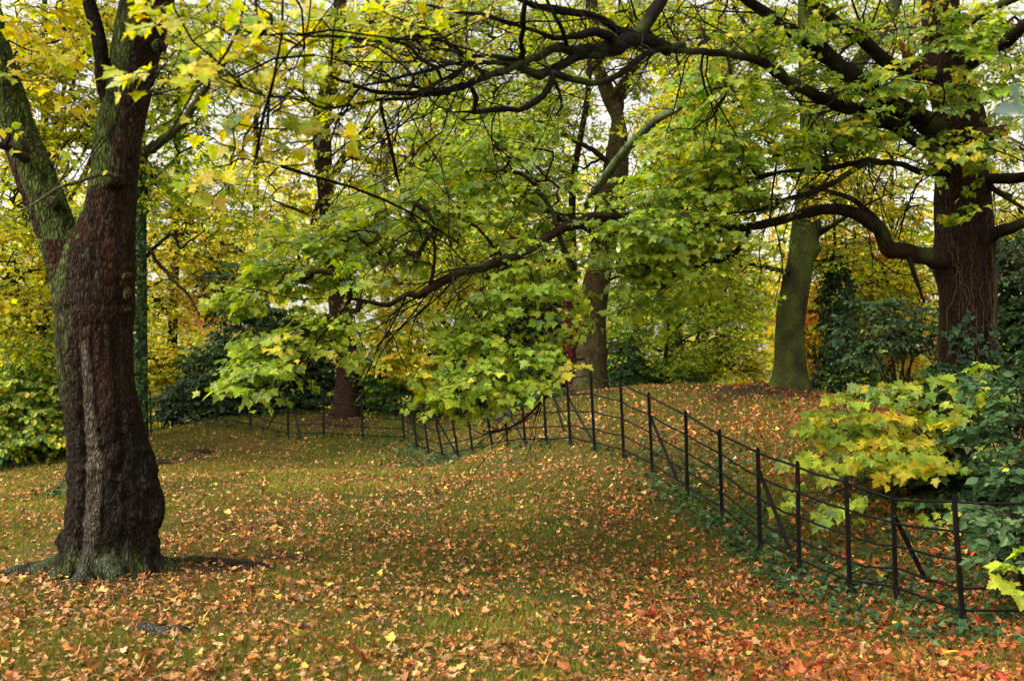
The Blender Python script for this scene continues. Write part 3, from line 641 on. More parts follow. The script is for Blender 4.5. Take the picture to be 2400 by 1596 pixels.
# ---- tall centre tree
t3 = thing('centre_tree', 'tall brown tree with a ringed trunk base behind the fence crest', 'tree', base_of(1385, 918, 21))
tree_trunk(t3, [(918,1336,1428),(890,1344,1424),(847,1352,1421),(825,1351,1424),(812,1353,1421),(765,1356,1420),(690,1360,1426),(612,1383,1438),(510,1390,1458),(434,1405,1472),(357,1420,1474),(281,1432,1464),(230,1410,1450),(143,1384,1410),(60,1380,1404),(0,1376,1400),(-300,1360,1385)], 21, (.080,.058,.026), (.060,.068,.020), -.1, flare=.12, knots=[(1358,822,9,6),(1418,822,9,6),(1388,822,9,6)], seed=7, rough=.05)
n3 = []
for path in ([(1452,455,20.8,30),(1475,440,20.4,27),(1504,413,20,25),(1540,388,19.8,23),(1600,380,19.5,19),(1680,402,19.2,13),(1740,430,19,8)],
             [(1440,300,21,24),(1465,200,21.3,20),(1500,120,21.6,16),(1530,20,22,14)], [(1425,250,21,20),(1470,180,20.6,14),(1560,90,20.2,10)],
             [(1420,560,20.8,18),(1340,520,20.3,13),(1260,490,20,9),(1180,470,19.8,6)], [(1425,380,20.8,14),(1350,330,20.5,10),(1270,300,20.2,7),(1180,260,20,5)], [(1430,650,20.7,12),(1500,640,20.2,8),(1560,610,20,5)]):
    n3.append(limb(t3, 'limb', path, k=10, wob=.6)[0])
n3.append(limb(t3, 'limb', [(1376,482,20.2,16),(1400,440,19.4,20),(1438,388,18.4,22),(1484,332,17.4,21),(1540,281,16.6,20),(1600,245,16,18),(1680,172,15.4,15),(1740,110,15,11)], base=(.05,.055,.03), moss=(.10,.13,.05), amt=.4, k=10)[0])
crown(t3, np.concatenate(n3), [(1180,330,19.8,130,110,1,36,P_GRN),(1250,230,20.2,110,110,1,30,P_GRN),(1190,470,19.8,120,80,.8,22,P_GRN),(1590,470,19.8,80,80,.8,16,P_GRN),(1500,120,21,120,110,1,24,P_YG),(1550,300,20,60,80,.8,14,P_YG),(1560,620,19.8,90,70,.8,16,P_GRN),(1620,410,19.3,90,60,.6,14,P_YG),(1310,400,21.8,90,90,.6,16,P_GRN),(1400,-160,20.5,350,110,2,40,P_GRN),(1300,90,20.5,130,80,1,16,P_YG),(1080,240,20,100,80,1,12,P_GRN)], .067, T_MID, P_GRN, edge=[(YEL,2),(LIME,3),(MID_,2)], L=(.35,.65), gap=.40, mult=4.6)
red = thing('creeper_clad_tree', 'slim dark trunk cloaked in red creeper just left of the tall centre tree', 'tree', base_of(1343, 915, 21.8))
tree_trunk(red, [(915,1328,1358),(840,1330,1358),(760,1332,1358),(700,1330,1355),(600,1332,1352),(420,1336,1352),(200,1372,1386),(-100,1380,1392)], 21.8, (.035,.018,.014), (.05,.03,.02), -.2, k=12, seed=9)
aL = Acc(); n = 420; yy = R.uniform(690, 915, n); p = np.array([at(R.normal(1343, 11), y, 21.55 - .15 * R.random()) for y in yy])
leaves(aL, T_IVY, p, R.normal(0, .5, (n, 3)) + [0, -.2, -1], R.normal(0, .4, (n, 3)) + [0, -1, .3], R.uniform(.05, .10, n), pal([((.16,.015,.012),4),((.07,.012,.01),3),((.25,.05,.02),1)], n)); aL.build('creeper', M_LEAF, red, smooth=False)

# ---- mid-left tree
t2 = thing('flaking_bark_tree', 'dark tree with flaking red brown bark behind the left run of fence', 'tree', base_of(820, 965, 25))
tree_trunk(t2, [(966,774,860),(940,781,853),(883,788,847),(835,786,838),(723,771,825),(620,760,800),(525,751,786),(460,745,783),(408,738,780),(340,734,778),(281,732,774),(208,750,792),(130,768,806),(60,778,812),(0,782,812),(-200,790,815)], 25, (.046,.024,.015), (.035,.035,.015), -.3, flare=.12, seed=12, rough=.05)
n2 = []
for path in ([(762,420,25,24),(790,392,24.8,22),(825,356,24.6,20),(861,325,24.4,17),(880,310,24.3,12)], [(775,610,24.6,20),(841,618,24,20),(882,608,23.6,19),(912,590,23.4,20),(918,560,23.4,12)],
             [(790,620,24.8,22),(850,545,24,20),(902,505,23.6,20),(917,480,23.5,20),(963,424,23.2,20),(1004,378,23,18),(1045,347,22.8,14),(1090,300,22.6,9)], [(963,424,23.2,13),(962,380,23.2,11),(970,330,23.2,8)],
             [(760,270,25,16),(690,200,24.5,11),(600,150,24,8),(520,120,23.8,5)], [(800,100,25,16),(880,40,24.5,11),(960,-20,24,8)], [(748,470,24.8,12),(735,500,24.6,9),(728,530,24.5,5)], [(752,520,24.8,9),(690,490,24.4,6),(640,470,24.2,4)]):
    n2.append(limb(t2, 'limb', path, base=(.05,.035,.025), k=10, wob=.7)[0])
crown(t2, np.concatenate(n2), [(880,400,23.8,120,100,1,16,P_YG),(960,270,23.5,140,110,1.2,30,P_YG),(800,190,24,130,120,1.2,22,P_YG),(660,330,24.2,100,110,1,11,P_YEL),(620,170,24,110,100,1,10,P_YEL),(860,520,23.6,110,60,.8,16,P_YG),(1040,420,23,90,90,.8,18,P_GRN),(900,640,23.6,90,60,.6,12,P_GRN),(700,470,24.4,80,60,.6,8,P_YEL),(950,80,24,180,90,1.4,24,P_YG),(800,-150,24,400,90,2,30,P_YG)], .072, T_MID, P_YG, edge=[(YEL,4),(GOLD,1),(LIME,2)], L=(.4,.7), gap=.42, mult=4.6)
dead = thing('broken_tree', 'pale dead tree with broken grey limbs seen through a gap in the leaves', 'tree', base_of(905, 940, 34))
limb(dead, 'trunk', [(905,945,34,26),(903,700,34,22),(900,480,34,20),(905,380,34,22),(915,330,34,14)], base=(.16,.13,.10), k=10)
for path in ([(905,385,34,18),(870,375,33.6,17),(835,368,33.3,15),(800,355,33,10)], [(908,372,34,12),(940,395,33.5,10),(985,405,33,6)], [(905,350,34,16),(890,325,33.8,14),(870,315,33.6,7)], [(880,380,33.8,8),(865,410,33.5,5),(840,425,33.2,3)]):
    limb(dead, 'limb', path, base=(.18,.14,.11), k=8, wob=.8)

# ---- the great sycamore at the right with limbs reaching across the picture
t5b = base_of(2262, 1090, 13)
t5 = thing('ivy_clad_sycamore', 'massive dark sycamore with ivy stems on its trunk and limbs reaching left', 'tree', t5b)
p5, r5 = tree_trunk(t5, [(1090,2190,2345),(1000,2194,2338),(900,2200,2330),(765,2203,2323),(690,2203,2325),(612,2194,2324),(540,2198,2322),(459,2194,2317),(383,2198,2309),(320,2190,2312),(255,2187,2299),(205,2178,2282),(153,2166,2258),(80,2164,2250),(0,2164,2245),(-150,2170,2235),(-500,2190,2225)], 13, (.030,.016,.009), (.022,.026,.010), -.45, flare=.3, seed=15, rough=.06, step=.05, k=36, knots=[(2305,560,20,14),(2200,612,24,12),(2210,300,26,12),(2310,590,16,8)])
N5 = {}; FAN = []
def L5(key, path, **kw):
    kw.setdefault('base', (.019,.012,.008)); kw['rough'] = kw.get('rough', .1) * 1.7 + .03; kw.setdefault('wob', .35); N5[key] = limb(t5, 'limb', path, **kw)
    if key in ('knot', 'fan'): FAN.append(N5[key][0])
L5('arch', [(2215,612,12.9,50),(2166,602,12.8,38),(2120,588,12.7,37),(2080,580,12.6,39),(2058,540,12.5,34),(2034,515,12.4,32),(1983,496,12.3,28),(1927,494,12.2,24),(1870,505,12.1,22),(1819,520,12,20),(1760,530,11.8,20),(1702,534,11.6,19),(1610,530,11.3,20),(1530,520,11.1,21),(1463,513,10.9,22),(1382,512,10.6,22),(1310,541,10.3,22),(1262,570,10.1,22),(1218,592,9.9,22),(1157,617,9.75,21),(1091,633,9.6,20),(1045,653,9.5,20),(1004,679,9.4,19),(984,696,9.35,17),(953,690,9.3,14),(912,714,9.25,13),(866,707,9.2,9),(820,700,9.15,5)], k=14, rough=.08, step=.08, base=(.030,.018,.011), amt=-.15)
L5('arch_up', [(1004,679,9.4,10),(1015,640,9.35,9),(1020,600,9.3,8),(1018,560,9.25,7),(994,540,9.2,6),(963,541,9.2,5),(930,560,9.2,3)], k=7)
L5('arch_curl', [(1010,620,9.35,7),(975,610,9.3,6),(948,612,9.3,5),(950,580,9.3,4),(966,545,9.25,3)], k=6)
L5('arch_low', [(1760,530,11.8,14),(1735,580,11.6,14),(1690,610,11.4,12),(1630,625,11.3,8),(1580,650,11.2,5)], k=8)
L5('arch_drop', [(1218,592,9.9,12),(1250,660,9.8,9),(1230,740,9.7,7),(1190,800,9.6,6),(1150,860,9.4,4)], k=7, wob=1)
L5('arch_drop2', [(1310,541,10.3,12),(1330,620,10.1,9),(1310,700,9.9,7),(1250,760,9.7,5)], k=7, wob=1)
L5('fence_twig', [(1370,840,9.6,7),(1330,850,9.5,7),(1310,900,9.5,6),(1270,940,9.5,5),(1220,990,9.5,5),(1170,1010,9.5,4),(1130,1018,9.5,2)], k=6, rough=0, wob=1)
L5('major', [(2215,310,12.9,60),(2187,301,12.8,50),(2136,270,12.6,46),(2059,224,12.3,42),(2008,184,12.1,40),(1937,133,11.8,38),(1876,87,11.6,34),(1819,46,11.4,26),(1753,0,11.2,22),(1690,-60,11,16)], k=14, rough=.08)
L5('second', [(2110,300,12.6,30),(2030,270,12.2,27),(1975,250,12,27),(1927,230,11.7,27),(1876,204,11.5,26),(1819,168,11.2,23),(1779,143,11,20),(1717,128,10.7,16),(1660,122,10.4,15),(1600,118,10,15),(1565,113,9.7,20),(1530,97,9.4,24),(1478,87,9,32)], k=12, rough=.12, amt=0)
L5('upper', [(2180,175,12.9,36),(2130,165,12.7,32),(2085,153,12.5,30),(2018,92,12.2,28),(1957,51,12,25),(1901,0,11.8,22),(1840,-60,11.6,16)], k=12)
L5('lower', [(2225,400,12.9,46),(2176,352,12.7,34),(2141,327,12.5,28),(2090,296,12.3,24),(2039,265,12.1,20),(1990,245,12,14)], k=12)
L5('inner', [(2215,405,12.8,18),(2150,400,12.5,14),(2110,385,12.3,13),(2034,378,12,14),(1957,393,11.8,13),(1880,398,11.6,10),(1835,403,11.5,8),(1780,420,11.3,5)], k=8, wob=.8)
L5('inner2', [(2034,378,12,12),(1985,408,11.8,13),(1930,440,11.7,14),(1875,460,11.5,14),(1819,480,11.4,12),(1770,495,11.2,7),(1700,500,11,4)], k=8, wob=.6)
L5('arch_back', [(2070,530,12.5,14),(2008,474,12.2,12),(1947,449,12,10),(1900,440,11.8,6)], k=8)
L5('arch_hang', [(2125,595,12.7,14),(2140,635,12.6,12),(2151,663,12.6,10),(2166,709,12.6,5)], k=7)
L5('right_top', [(2262,150,12.9,46),(2300,130,12.8,36),(2335,112,12.6,32),(2400,64,12.3,30),(2480,10,12,26)], k=12)
L5('right_crown', [(2240,70,13,30),(2280,45,12.8,24),(2325,20,12.6,18),(2400,-10,12.4,14)], k=10)
L5('right_mid', [(2290,425,12.9,32),(2330,421,12.7,25),(2400,414,12.4,24),(2480,400,12,20)], k=10)
L5('right_low', [(2285,575,12.9,44),(2314,560,12.7,32),(2350,541,12.4,27),(2400,523,12,26),(2480,500,11.7,20)], k=10)
L5('right_thin', [(2314,430,12.8,14),(2345,455,12.6,11),(2400,490,12.4,9)], k=7)
limb(t5, 'stub', [(2270,322,12.9,44),(2310,318,12.6,34),(2340,310,12.5,30),(2357,304,12.4,26)], base=(.11,.060,.034), amt=-.6, k=12, rough=.15, label='short sawn stub of pale brown wood')
limb(t5, 'stub', [(2160,165,12.8,30),(2140,148,12.6,26),(2124,128,12.5,20),(2112,104,12.5,10),(2108,92,12.5,3)], base=(.17,.075,.03), amt=-.6, k=9, rough=.25, label='splintered orange stub')
# the mossy knot and its fan of boughs coming toward the viewer
MB = dict(base=(.012,.009,.007), moss=(.050,.070,.014), amt=.0)
L5('knot', [(1565,113,9.7,26),(1530,100,9.4,32),(1500,92,9.2,40),(1478,87,9,40),(1437,110,8.8,36),(1400,118,8.6,30),(1361,120,8.4,24),(1300,115,8.1,20),(1259,134,7.9,18),(1223,145,7.7,18),(1179,166,7.5,18),(1134,180,7.3,16),(1090,202,7.1,16),(1039,217,6.9,15),(980,221,6.6,13),(930,220,6.4,11),(882,218,6.2,10),(852,208,6.1,8),(814,193,5.9,7),(778,178,5.8,6),(777,134,5.7,5),(781,74,5.6,4),(793,24,5.5,3)], k=12, rough=.15, step=.05, wob=.5, **MB)
L5('knot_up', [(1478,87,9,34),(1500,75,9.1,32),(1522,50,9.2,30),(1535,20,9.3,28),(1560,-20,9.4,26),(1580,-80,9.6,22)], k=12, rough=.15, **MB)
L5('fan', [(1478,87,9,20),(1430,60,8.8,18),(1397,40,8.6,15),(1350,32,8.4,17),(1310,28,8.2,19),(1262,18,8,15),(1225,2,7.8,10),(1180,-20,7.6,8)], k=10, rough=.12, wob=.6, **MB)
L5('fan', [(1437,110,8.8,26),(1425,85,8.6,24),(1397,72,8.5,22),(1360,84,8.3,16),(1336,92,8.2,14),(1300,90,8,12),(1260,76,7.8,10),(1208,61,7.5,10),(1164,45,7.2,10),(1128,31,7,9),(1081,30,6.8,8),(1015,16,6.4,7),(971,9,6.2,5),(900,5,6,4)], k=9, rough=.12, wob=.6, **MB)
L5('fan', [(1128,31,7,7),(1099,36,6.9,7),(1093,47,6.8,7),(1063,62,6.7,7),(1015,74,6.5,6),(971,56,6.2,5),(935,45,6.1,4),(880,20,5.9,3)], k=7, rough=0, **MB)
L5('fan', [(1437,112,8.8,22),(1400,130,8.6,20),(1361,132,8.4,18),(1310,158,8.1,22),(1265,178,7.9,24),(1235,166,7.8,18),(1214,158,7.7,14),(1182,148,7.5,11),(1105,148,7.1,10),(1075,169,7,10),(1036,190,6.8,9),(1000,212,6.6,8),(971,229,6.5,8),(897,233,6.2,7),(852,240,6.1,6),(766,255,5.8,6),(742,249,5.7,5),(719,234,5.6,5),(710,220,5.6,4),(714,163,5.5,3),(714,113,5.4,2)], k=9, rough=.12, wob=.6, **MB)
L5('fan', [(1600,107,10,16),(1540,117,9.4,15),(1494,140,9,15),(1453,173,8.7,14),(1412,194,8.4,14),(1361,191,8.2,14),(1320,180,8,16),(1294,172,7.9,18),(1296,190,7.9,18),(1274,228,7.8,17),(1238,249,7.7,16),(1217,258,7.65,13),(1164,255,7.5,12),(1110,263,7.3,13),(1113,245,7.25,13),(1116,231,7.2,12),(1104,206,7.1,10)], k=10, rough=.14, wob=.5, **MB)
L5('fan', [(1110,263,7.3,9),(1085,262,7.2,5),(1060,264,7.1,4),(1035,261,7,2)], k=6, rough=0, **MB)
L5('fan', [(1218,145,7.7,16),(1226,119,7.6,14),(1216,98,7.5,13),(1226,68,7.4,12),(1225,39,7.3,12),(1231,0,7.2,11),(1236,-50,7.1,9)], k=9, rough=.1, wob=.6, **MB)
L5('fan', [(1330,110,8.2,10),(1318,70,8,10),(1300,40,7.8,9),(1284,5,7.7,8),(1270,-40,7.6,7)], k=8, rough=0, **MB)
L5('fan', [(1137,178,7.3,10),(1100,142,7.1,10),(1045,101,6.8,9),(980,86,6.4,9),(941,92,6.2,9),(891,96,6,9),(846,93,5.8,8),(778,85,5.5,7),(719,85,5.2,6),(674,79,5,5),(609,83,4.8,4),(560,70,4.7,2)], k=8, rough=.1, **MB)
L5('fan', [(1223,143,7.7,12),(1164,134,7.4,11),(1110,131,7.1,9),(1080,122,6.9,7),(1040,118,6.7,5),(1000,100,6.5,3)], k=8, rough=.1, **MB)
L5('fan', [(1036,190,6.8,8),(1024,157,6.7,9),(1008,153,6.6,8),(977,131,6.4,8),(962,110,6.3,7),(923,98,6.1,6)], k=7, rough=.1, **MB)
L5('fan', [(1104,145,7.1,6),(1060,150,6.9,7),(1010,165,6.7,8),(950,178,6.4,8),(905,192,6.2,8),(872,197,6.1,6),(820,208,5.9,4)], k=8, rough=.1, **MB)
L5('fan', [(992,118,6.4,6),(985,135,6.3,5),(968,143,6.2,5),(930,146,6,5),(860,145,5.8,4),(810,145,5.6,4),(740,130,5.3,3)], k=6, rough=0, **MB)
L5('fan', [(714,236,5.6,5),(690,232,5.5,5),(639,228,5.2,4),(600,220,5,4),(540,195,4.8,4),(480,170,4.6,3),(420,165,4.5,2)], k=6, rough=0, **MB)
L5('fan', [(870,237,6.1,6),(829,252,6,6),(790,275,5.9,5),(766,285,5.8,4),(731,297,5.7,4),(659,303,5.4,4),(600,300,5.2,4),(545,288,5,3)], k=6, rough=0, **MB)
L5('fan', [(900,233,6.2,5),(889,255,6.1,4),(867,285,6,4),(837,320,5.9,4),(808,341,5.8,4),(778,365,5.7,4),(731,383,5.6,3),(659,389,5.4,3),(600,371,5.2,3),(570,352,5.1,2)], k=6, rough=0, **MB)
L5('fan', [(897,233,6.2,10),(893,250,6.3,9),(898,275,6.4,8),(907,306,6.5,8),(922,372,6.7,9),(930,410,6.8,8),(938,436,6.9,3)], k=7, rough=.1, **MB)
L5('fan', [(1296,190,7.9,10),(1310,215,7.9,8),(1316,250,7.9,6),(1300,275,7.9,3)], k=6, rough=0, wob=.8, **MB)
L5('fan', [(1180,165,7.5,8),(1155,175,7.4,8),(1140,170,7.35,8),(1115,160,7.2,6),(1090,138,7.1,5),(1060,120,7,3)], k=6, rough=0, **MB)
nodeA = np.concatenate([N5[k][0] for k in N5 if k.startswith('arch')])
nodeB = np.concatenate([N5[k][0] for k in N5 if k not in ('knot', 'fan', 'knot_up') and not k.startswith('arch')])
# leafy layers on the low limb
crown(t5, nodeA, [(1100,410,10.6,160,75,.8,28),(1190,335,10.9,120,75,.8,22),(960,480,10,130,45,.6,18),(1240,450,10.7,90,60,.7,17),(1050,510,9.9,110,34,.5,12),(800,555,9.7,130,30,.55,22),(690,640,9.5,100,26,.5,18),(590,690,9.3,60,22,.4,8),(820,650,9.4,80,24,.5,6),(960,590,9.6,80,35,.5,5),(1360,525,10.6,80,36,.5,9),(1540,525,10.6,90,30,.3,15),(1660,535,10.9,90,30,.3,11),
  (700,788,9.1,95,26,.45,15),(620,846,8.9,60,22,.35,10),(590,888,8.8,36,14,.25,4),(800,745,9.2,80,20,.4,9),(690,852,8.95,40,14,.3,3),(860,800,9.3,40,14,.3,2),
  (1210,700,9.8,120,40,.5,18),(1285,630,10.4,85,55,.6,17),(1130,780,9.6,90,26,.4,11),(1220,830,9.5,80,28,.4,9),(1100,876,9.3,55,28,.35,9),(1060,924,9.2,40,18,.25,5),(1190,892,9.4,40,25,.3,6),(1365,720,10.2,40,20,.3,2),(1200,610,10.1,80,40,.5,10),(1310,770,9.9,45,26,.3,3),(1250,856,9.4,45,22,.3,4),(1300,840,9.7,30,20,.2,2),
  (1545,560,11,85,60,.6,16),(1580,620,11.3,110,60,.6,20),(1660,560,11.5,80,50,.5,11),(1500,470,11.1,90,50,.5,12),(1500,640,10.8,50,50,.5,7),(1800,500,12,60,30,.4,5),(1560,690,11.3,80,50,.4,9)],
  .060, T_SYC, P_SYC, edge=[(LIME,5),(MID_,3),(YEL,.5)], mult=2.2, L=(.20,.42), keep=.64, droop=.7, face=.45, outdir=(-.55,-.35,-.15), r0=.003)
# leaves of the upper limbs
crown(t5, nodeB, [(1960,330,11.9,120,60,.6,22),(1840,260,11.6,70,60,.5,6),(2060,190,12.2,110,60,.6,15),(2010,290,12,90,40,.5,12),(1770,330,11.4,80,60,.5,13),(1720,400,11.2,100,70,.5,20),(1640,330,11,90,60,.5,11),(1800,440,11.6,80,36,.5,6),(1780,90,11.2,110,60,.6,13),(2220,70,12.2,70,60,.4,9),(2270,120,12.1,60,40,.4,7),(2230,225,12.2,50,30,.4,5),(2230,330,12.2,60,28,.3,6),(2200,385,12.2,30,22,.2,2),(2340,60,12,60,60,.5,8),(2360,190,12,50,40,.5,5),(2370,350,12,40,40,.4,4),(2310,385,12.2,25,20,.2,2),(1980,40,11.8,80,50,.5,6),(1930,180,11.7,60,40,.5,4),(1700,200,10.8,90,60,.5,12),(1620,440,11,80,50,.5,8),(2290,500,12.3,14,40,.2,2),
  (2100,-200,12,350,110,1.5,40),(1700,-200,11,300,100,1.4,36)], .064, T_SYC, P_SYCY, edge=[(LIME,3),(YEL,.8),(MID_,3),(GRN,2)], mult=2.2, L=(.22,.42), keep=.76, droop=.75, face=.5, outdir=(-.4,-.3,-.1), name='upper_crown', twname='upper_branches')
# sparse yellow leaves on the near fan
nodeC = np.concatenate(FAN)
P_NEAR = [(YEL,3),((.55,.44,.10),2),(LIME,4),(MID_,2),((.10,.20,.07),.8)]
crown(t5, nodeC, [(640,40,5.1,110,60,.5,10),(760,60,5.5,110,50,.5,12),(900,40,6,110,45,.5,12),(1040,20,6.6,110,30,.4,8),(840,140,5.9,100,40,.4,9),(700,170,5.4,80,50,.4,7),(560,120,4.9,80,60,.4,6),(560,210,5,80,60,.4,6),(640,330,5.3,90,60,.4,5),(1000,100,6.5,110,40,.4,7),(1130,70,7,80,40,.3,4),(420,150,4.6,40,22,.2,4),(760,290,5.8,70,50,.4,5),(1180,70,7.2,60,30,.3,2),(470,60,4.9,90,60,.5,5),(560,-10,5,200,40,.6,10),(560,420,5.2,60,40,.3,2)], .066, T_SYC, P_NEAR, edge=[(YEL,3),(LIME,2)], mult=.8, L=(.16,.32), keep=.34, droop=.7, face=.5, outdir=(-.5,-.2,0), r0=.0022, name='near_crown', twname='near_branches', col=(.035,.016,.012))
fan_paths = [q_ for q_ in FAN]
twiglets(t5, fan_paths, 330, (.15, .6), .0032, (.018,.013,.010))
twiglets(t5, fan_paths, 70, (.6, 1.5), .0075, (.013,.010,.008), 'side_branches')
twiglets(t5, [N5[k][0] for k in ('second', 'major', 'upper', 'lower', 'inner', 'inner2', 'knot_up')], 80, (.8, 2.0), .012, (.015,.011,.008), 'side_branches', .05)
twiglets(t5, [N5['arch'][0][40:]], 46, (.6, 1.5), .009, (.015,.011,.008), 'side_branches', .2)
twiglets(t5, [N5[k][0] for k in N5 if k.startswith('arch')], 240, (.2, .9), .0042)
twiglets(t5, [N5[k][0] for k in N5 if k not in ('knot', 'fan', 'knot_up') and not k.startswith('arch')], 260, (.3, 1.0), .005)
twiglets(t3, n3, 160, (.5, 1.6), .008); twiglets(t2, n2, 160, (.5, 1.7), .009); twiglets(t4, n4, 150, (.4, 1.5), .008)
# bare ivy stems and ivy leaves on the trunk
A = Acc()
def on_trunk(hh, th, off):
    i = np.clip(np.searchsorted(p5[:, 2], hh), 0, len(p5) - 1); return p5[i] + (r5[i] * 1.08 + off)[:, None] * np.stack([np.cos(th), np.sin(th), 0 * th], 1)
for k in range(34):
    h0 = R.uniform(.6, 2.4); h1 = min(h0 + R.uniform(.8, 3.4), 5.4); th0 = R.uniform(math.pi * 1.02, math.pi * 1.98); hs = np.arange(h0, h1, .06)
    th = th0 + np.cumsum(R.normal(0, .045, len(hs))) + .1 * np.sin(hs * 5 + k); P = on_trunk(hs, th, .012)
    if len(P) < 4: continue
    rr = np.linspace(R.uniform(.004, .010), .002, len(P)); V, q, t = tube(P, rr, 5); A.add(V, q, t, np.array([.10,.066,.044]) * R.uniform(.5, 1.25))
A.build('ivy_stems', M_TWIG, t5)
A = Acc(); n = 4200; hs = np.where(R.random(n) < .72, R.uniform(-.2, 1.9, n), R.uniform(1.2, 3.4, n)); th = R.uniform(math.pi * .85, math.pi * 2.15, n); keep = vnoise(np.stack([th * 3, hs * 2, 0 * hs], 1), 5) > np.interp(hs, [0, 1.5, 2.2, 3.4], [-.9, -.1, .35, .5])
hs, th = hs[keep], th[keep]; n = len(hs); p = on_trunk(hs, th, R.uniform(.01, .16, n) * np.interp(hs, [0, 2, 3], [1.3, .6, .3])); o = np.stack([np.cos(th), np.sin(th), .4 + 0 * th], 1)
leaves(A, T_IVY, p, R.normal(0, .5, (n, 3)) + [0, 0, -1] + o * .4, o + R.normal(0, .4, (n, 3)), R.uniform(.05, .10, n), pal([((.03,.065,.025),4),((.06,.12,.05),2),((.02,.04,.018),3)], n)); A.build('ivy', M_GLOSS, t5, smooth=False)

# ================================================================== trees farther back
def back_tree(name, label, px, py, Y, w, clusters, palette, size=.14, edge=None, base=(.045,.034,.024), L=(.5,.9), gap=.45, top=-150, lean=0, bent=0, T=T_FAR, nl=9, keep=.85, mat=None, mult=4.6):
    b = base_of(px, py, Y); o = thing(name, label, 'tree', b)
    ys = np.linspace(py, top, 7); rows = [(y, px + lean * t + bent * math.sin(t * 5) - w * .5 * (1 - .75 * t), px + lean * t + bent * math.sin(t * 5) + w * .5 * (1 - .75 * t)) for y, t in zip(ys, np.linspace(0, 1, 7))]
    P, r = tree_trunk(o, rows, Y, base, (.06,.07,.02), 0, k=12, flare=.3, step=.3, seed=int(px) % 50)
    nodes = [P[len(P) // 5:]]
    C = [c for c in clusters]; R.shuffle(C) if False else None
    for c in C[:nl]:
        e = at(c[0] + R.normal(0, c[3] * .3), c[1] + R.normal(0, c[4] * .3), c[2]); j = np.argmin(np.abs(P[:, 2] - (e[2] - .35 * np.hypot(*(e[:2] - P[0][:2])) - .3)))
        s = P[max(j, 2)]; ln = np.linalg.norm(e - s); t = np.linspace(0, 1, 7)[:, None]
        Q = s + (e - s) * t + np.sin(t * math.pi) * ln * .1 * np.array([0, 0, 1]) + vnoise(np.repeat(t, 3, 1) * 3 + e, 3)[:, None] * .09 * ln * np.sin(t * 3.14)
        Q, rr = crom(Q, np.linspace(max(r[max(j, 2)] * .5, .03), .02, 7), .3); V, q, tt = tube(Q, rr, 7); mesh('limb', V, [q, tt], M_TWIG, o, bark_cols(V, base, (.06,.07,.02), 0, seed=3)); nodes.append(Q)
    crown(o, np.concatenate(nodes), clusters, size * .58, T, palette, edge, L, keep, .6, .3, mat, gap, True, True, None, .006, mult=mult)
    return o
back_tree('golden_tree', 'golden yellow tree filling the upper left corner behind the forked trunk', 105, 1030, 29, 34, [(60,150,20,150,130,1.6,44,P_YEL),(200,60,20.5,150,100,1.6,34,P_YEL),(60,420,20,120,140,1.4,34,P_YG),(210,300,21,120,120,1.4,32,P_YG),(20,640,20.5,90,110,1.2,26,P_YEL),(130,560,22,100,100,1.4,20,P_YG),(60,760,21,90,60,1,16,P_YG),(360,130,22,100,110,1.4,16,P_YG),(150,-150,21,300,110,2,30)], P_YEL, .13, edge=[(GOLD,1),(YEL,3),(LIME,2)], T=T_MID)
back_tree('amber_tree', 'amber leaved tree standing just right of the forked trunk', 400, 960, 30, 26, [(420,560,28,120,90,1.8,40,P_YEL),(380,420,28,90,90,1.6,24,P_YG),(500,470,29,90,90,1.6,22,P_YG),(360,700,28,60,100,1.2,20,P_YEL),(450,690,30,90,70,1.5,20,P_PINK),(420,250,29,110,90,1.8,16,P_YG),(520,640,31,70,70,1.5,12,P_YEL),(360,840,27,55,50,1,14,P_YEL),(480,90,29,140,90,1.8,12,P_YG)], P_YEL, .14, lean=30)
o = back_tree('leaning_limb_tree', 'tree with a mossy limb rising to the right beside the forked trunk', 335, 1000, 24, 24, [(500,170,23,70,60,1,8,P_GRN),(430,300,23,90,70,1,12,P_GRN),(350,420,23.6,50,70,.8,12,P_GRN),(400,60,24,90,80,1.2,12,P_YG)], P_GRN, .13, top=-100, T=T_MID, base=(.05,.055,.03))
limb(o, 'limb', [(330,380,23.6,24),(347,352,22,21),(388,327,20.5,20),(434,281,20,19),(474,219,19.6,17),(510,168,19.2,14),(582,87,19,10)], base=(.06,.06,.04), amt=.1, k=10, wob=.5)
limb(o, 'limb', [(500,185,23,10),(495,120,23,10),(505,50,23,9),(512,-30,23,8)], k=8, base=(.07,.065,.05))
limb(o, 'limb', [(345,600,24,9),(398,551,23.6,8),(420,580,23.4,7),(439,571,23.3,5),(480,540,23.2,3)], k=6, wob=1)
limb(o, 'limb', [(340,580,24,12),(352,587,23.8,11),(388,638,23.5,9),(434,684,23.2,7),(470,740,23,4)], k=6, wob=1)
A = Acc(); n = 1500; yy = R.uniform(330, 985, n); p = np.array([at(R.normal(324 + 5 * math.sin(y * .03), 7 + 5 * math.sin(y * .017 + 1) ** 2), y, 23.5 + R.uniform(-.25, .2)) for y in yy]); leaves(A, T_IVY, p, R.normal(0, .5, (n, 3)) + [0, -.2, -1], R.normal(0, .5, (n, 3)) + [0, -1, .4], R.uniform(.07, .13, n), pal(P_DARK + [((.07,.13,.04), 4)], n)); A.build('ivy', M_GLOSS, o, smooth=False)
A = Acc()
n = 260; p = np.array([at(R.normal(378, 10), y, 23.3 + R.uniform(-.15, .15)) for y in R.uniform(150, 260, n)]); leaves(A, T_IVY, p, R.normal(0, .5, (n, 3)) + [0, -.2, -1], R.normal(0, .5, (n, 3)) + [0, -1, .4], R.uniform(.06, .11, n), pal(P_DARK + [((.07,.13,.04), 4)], n)); A.build('ivy', M_GLOSS, o, smooth=False)
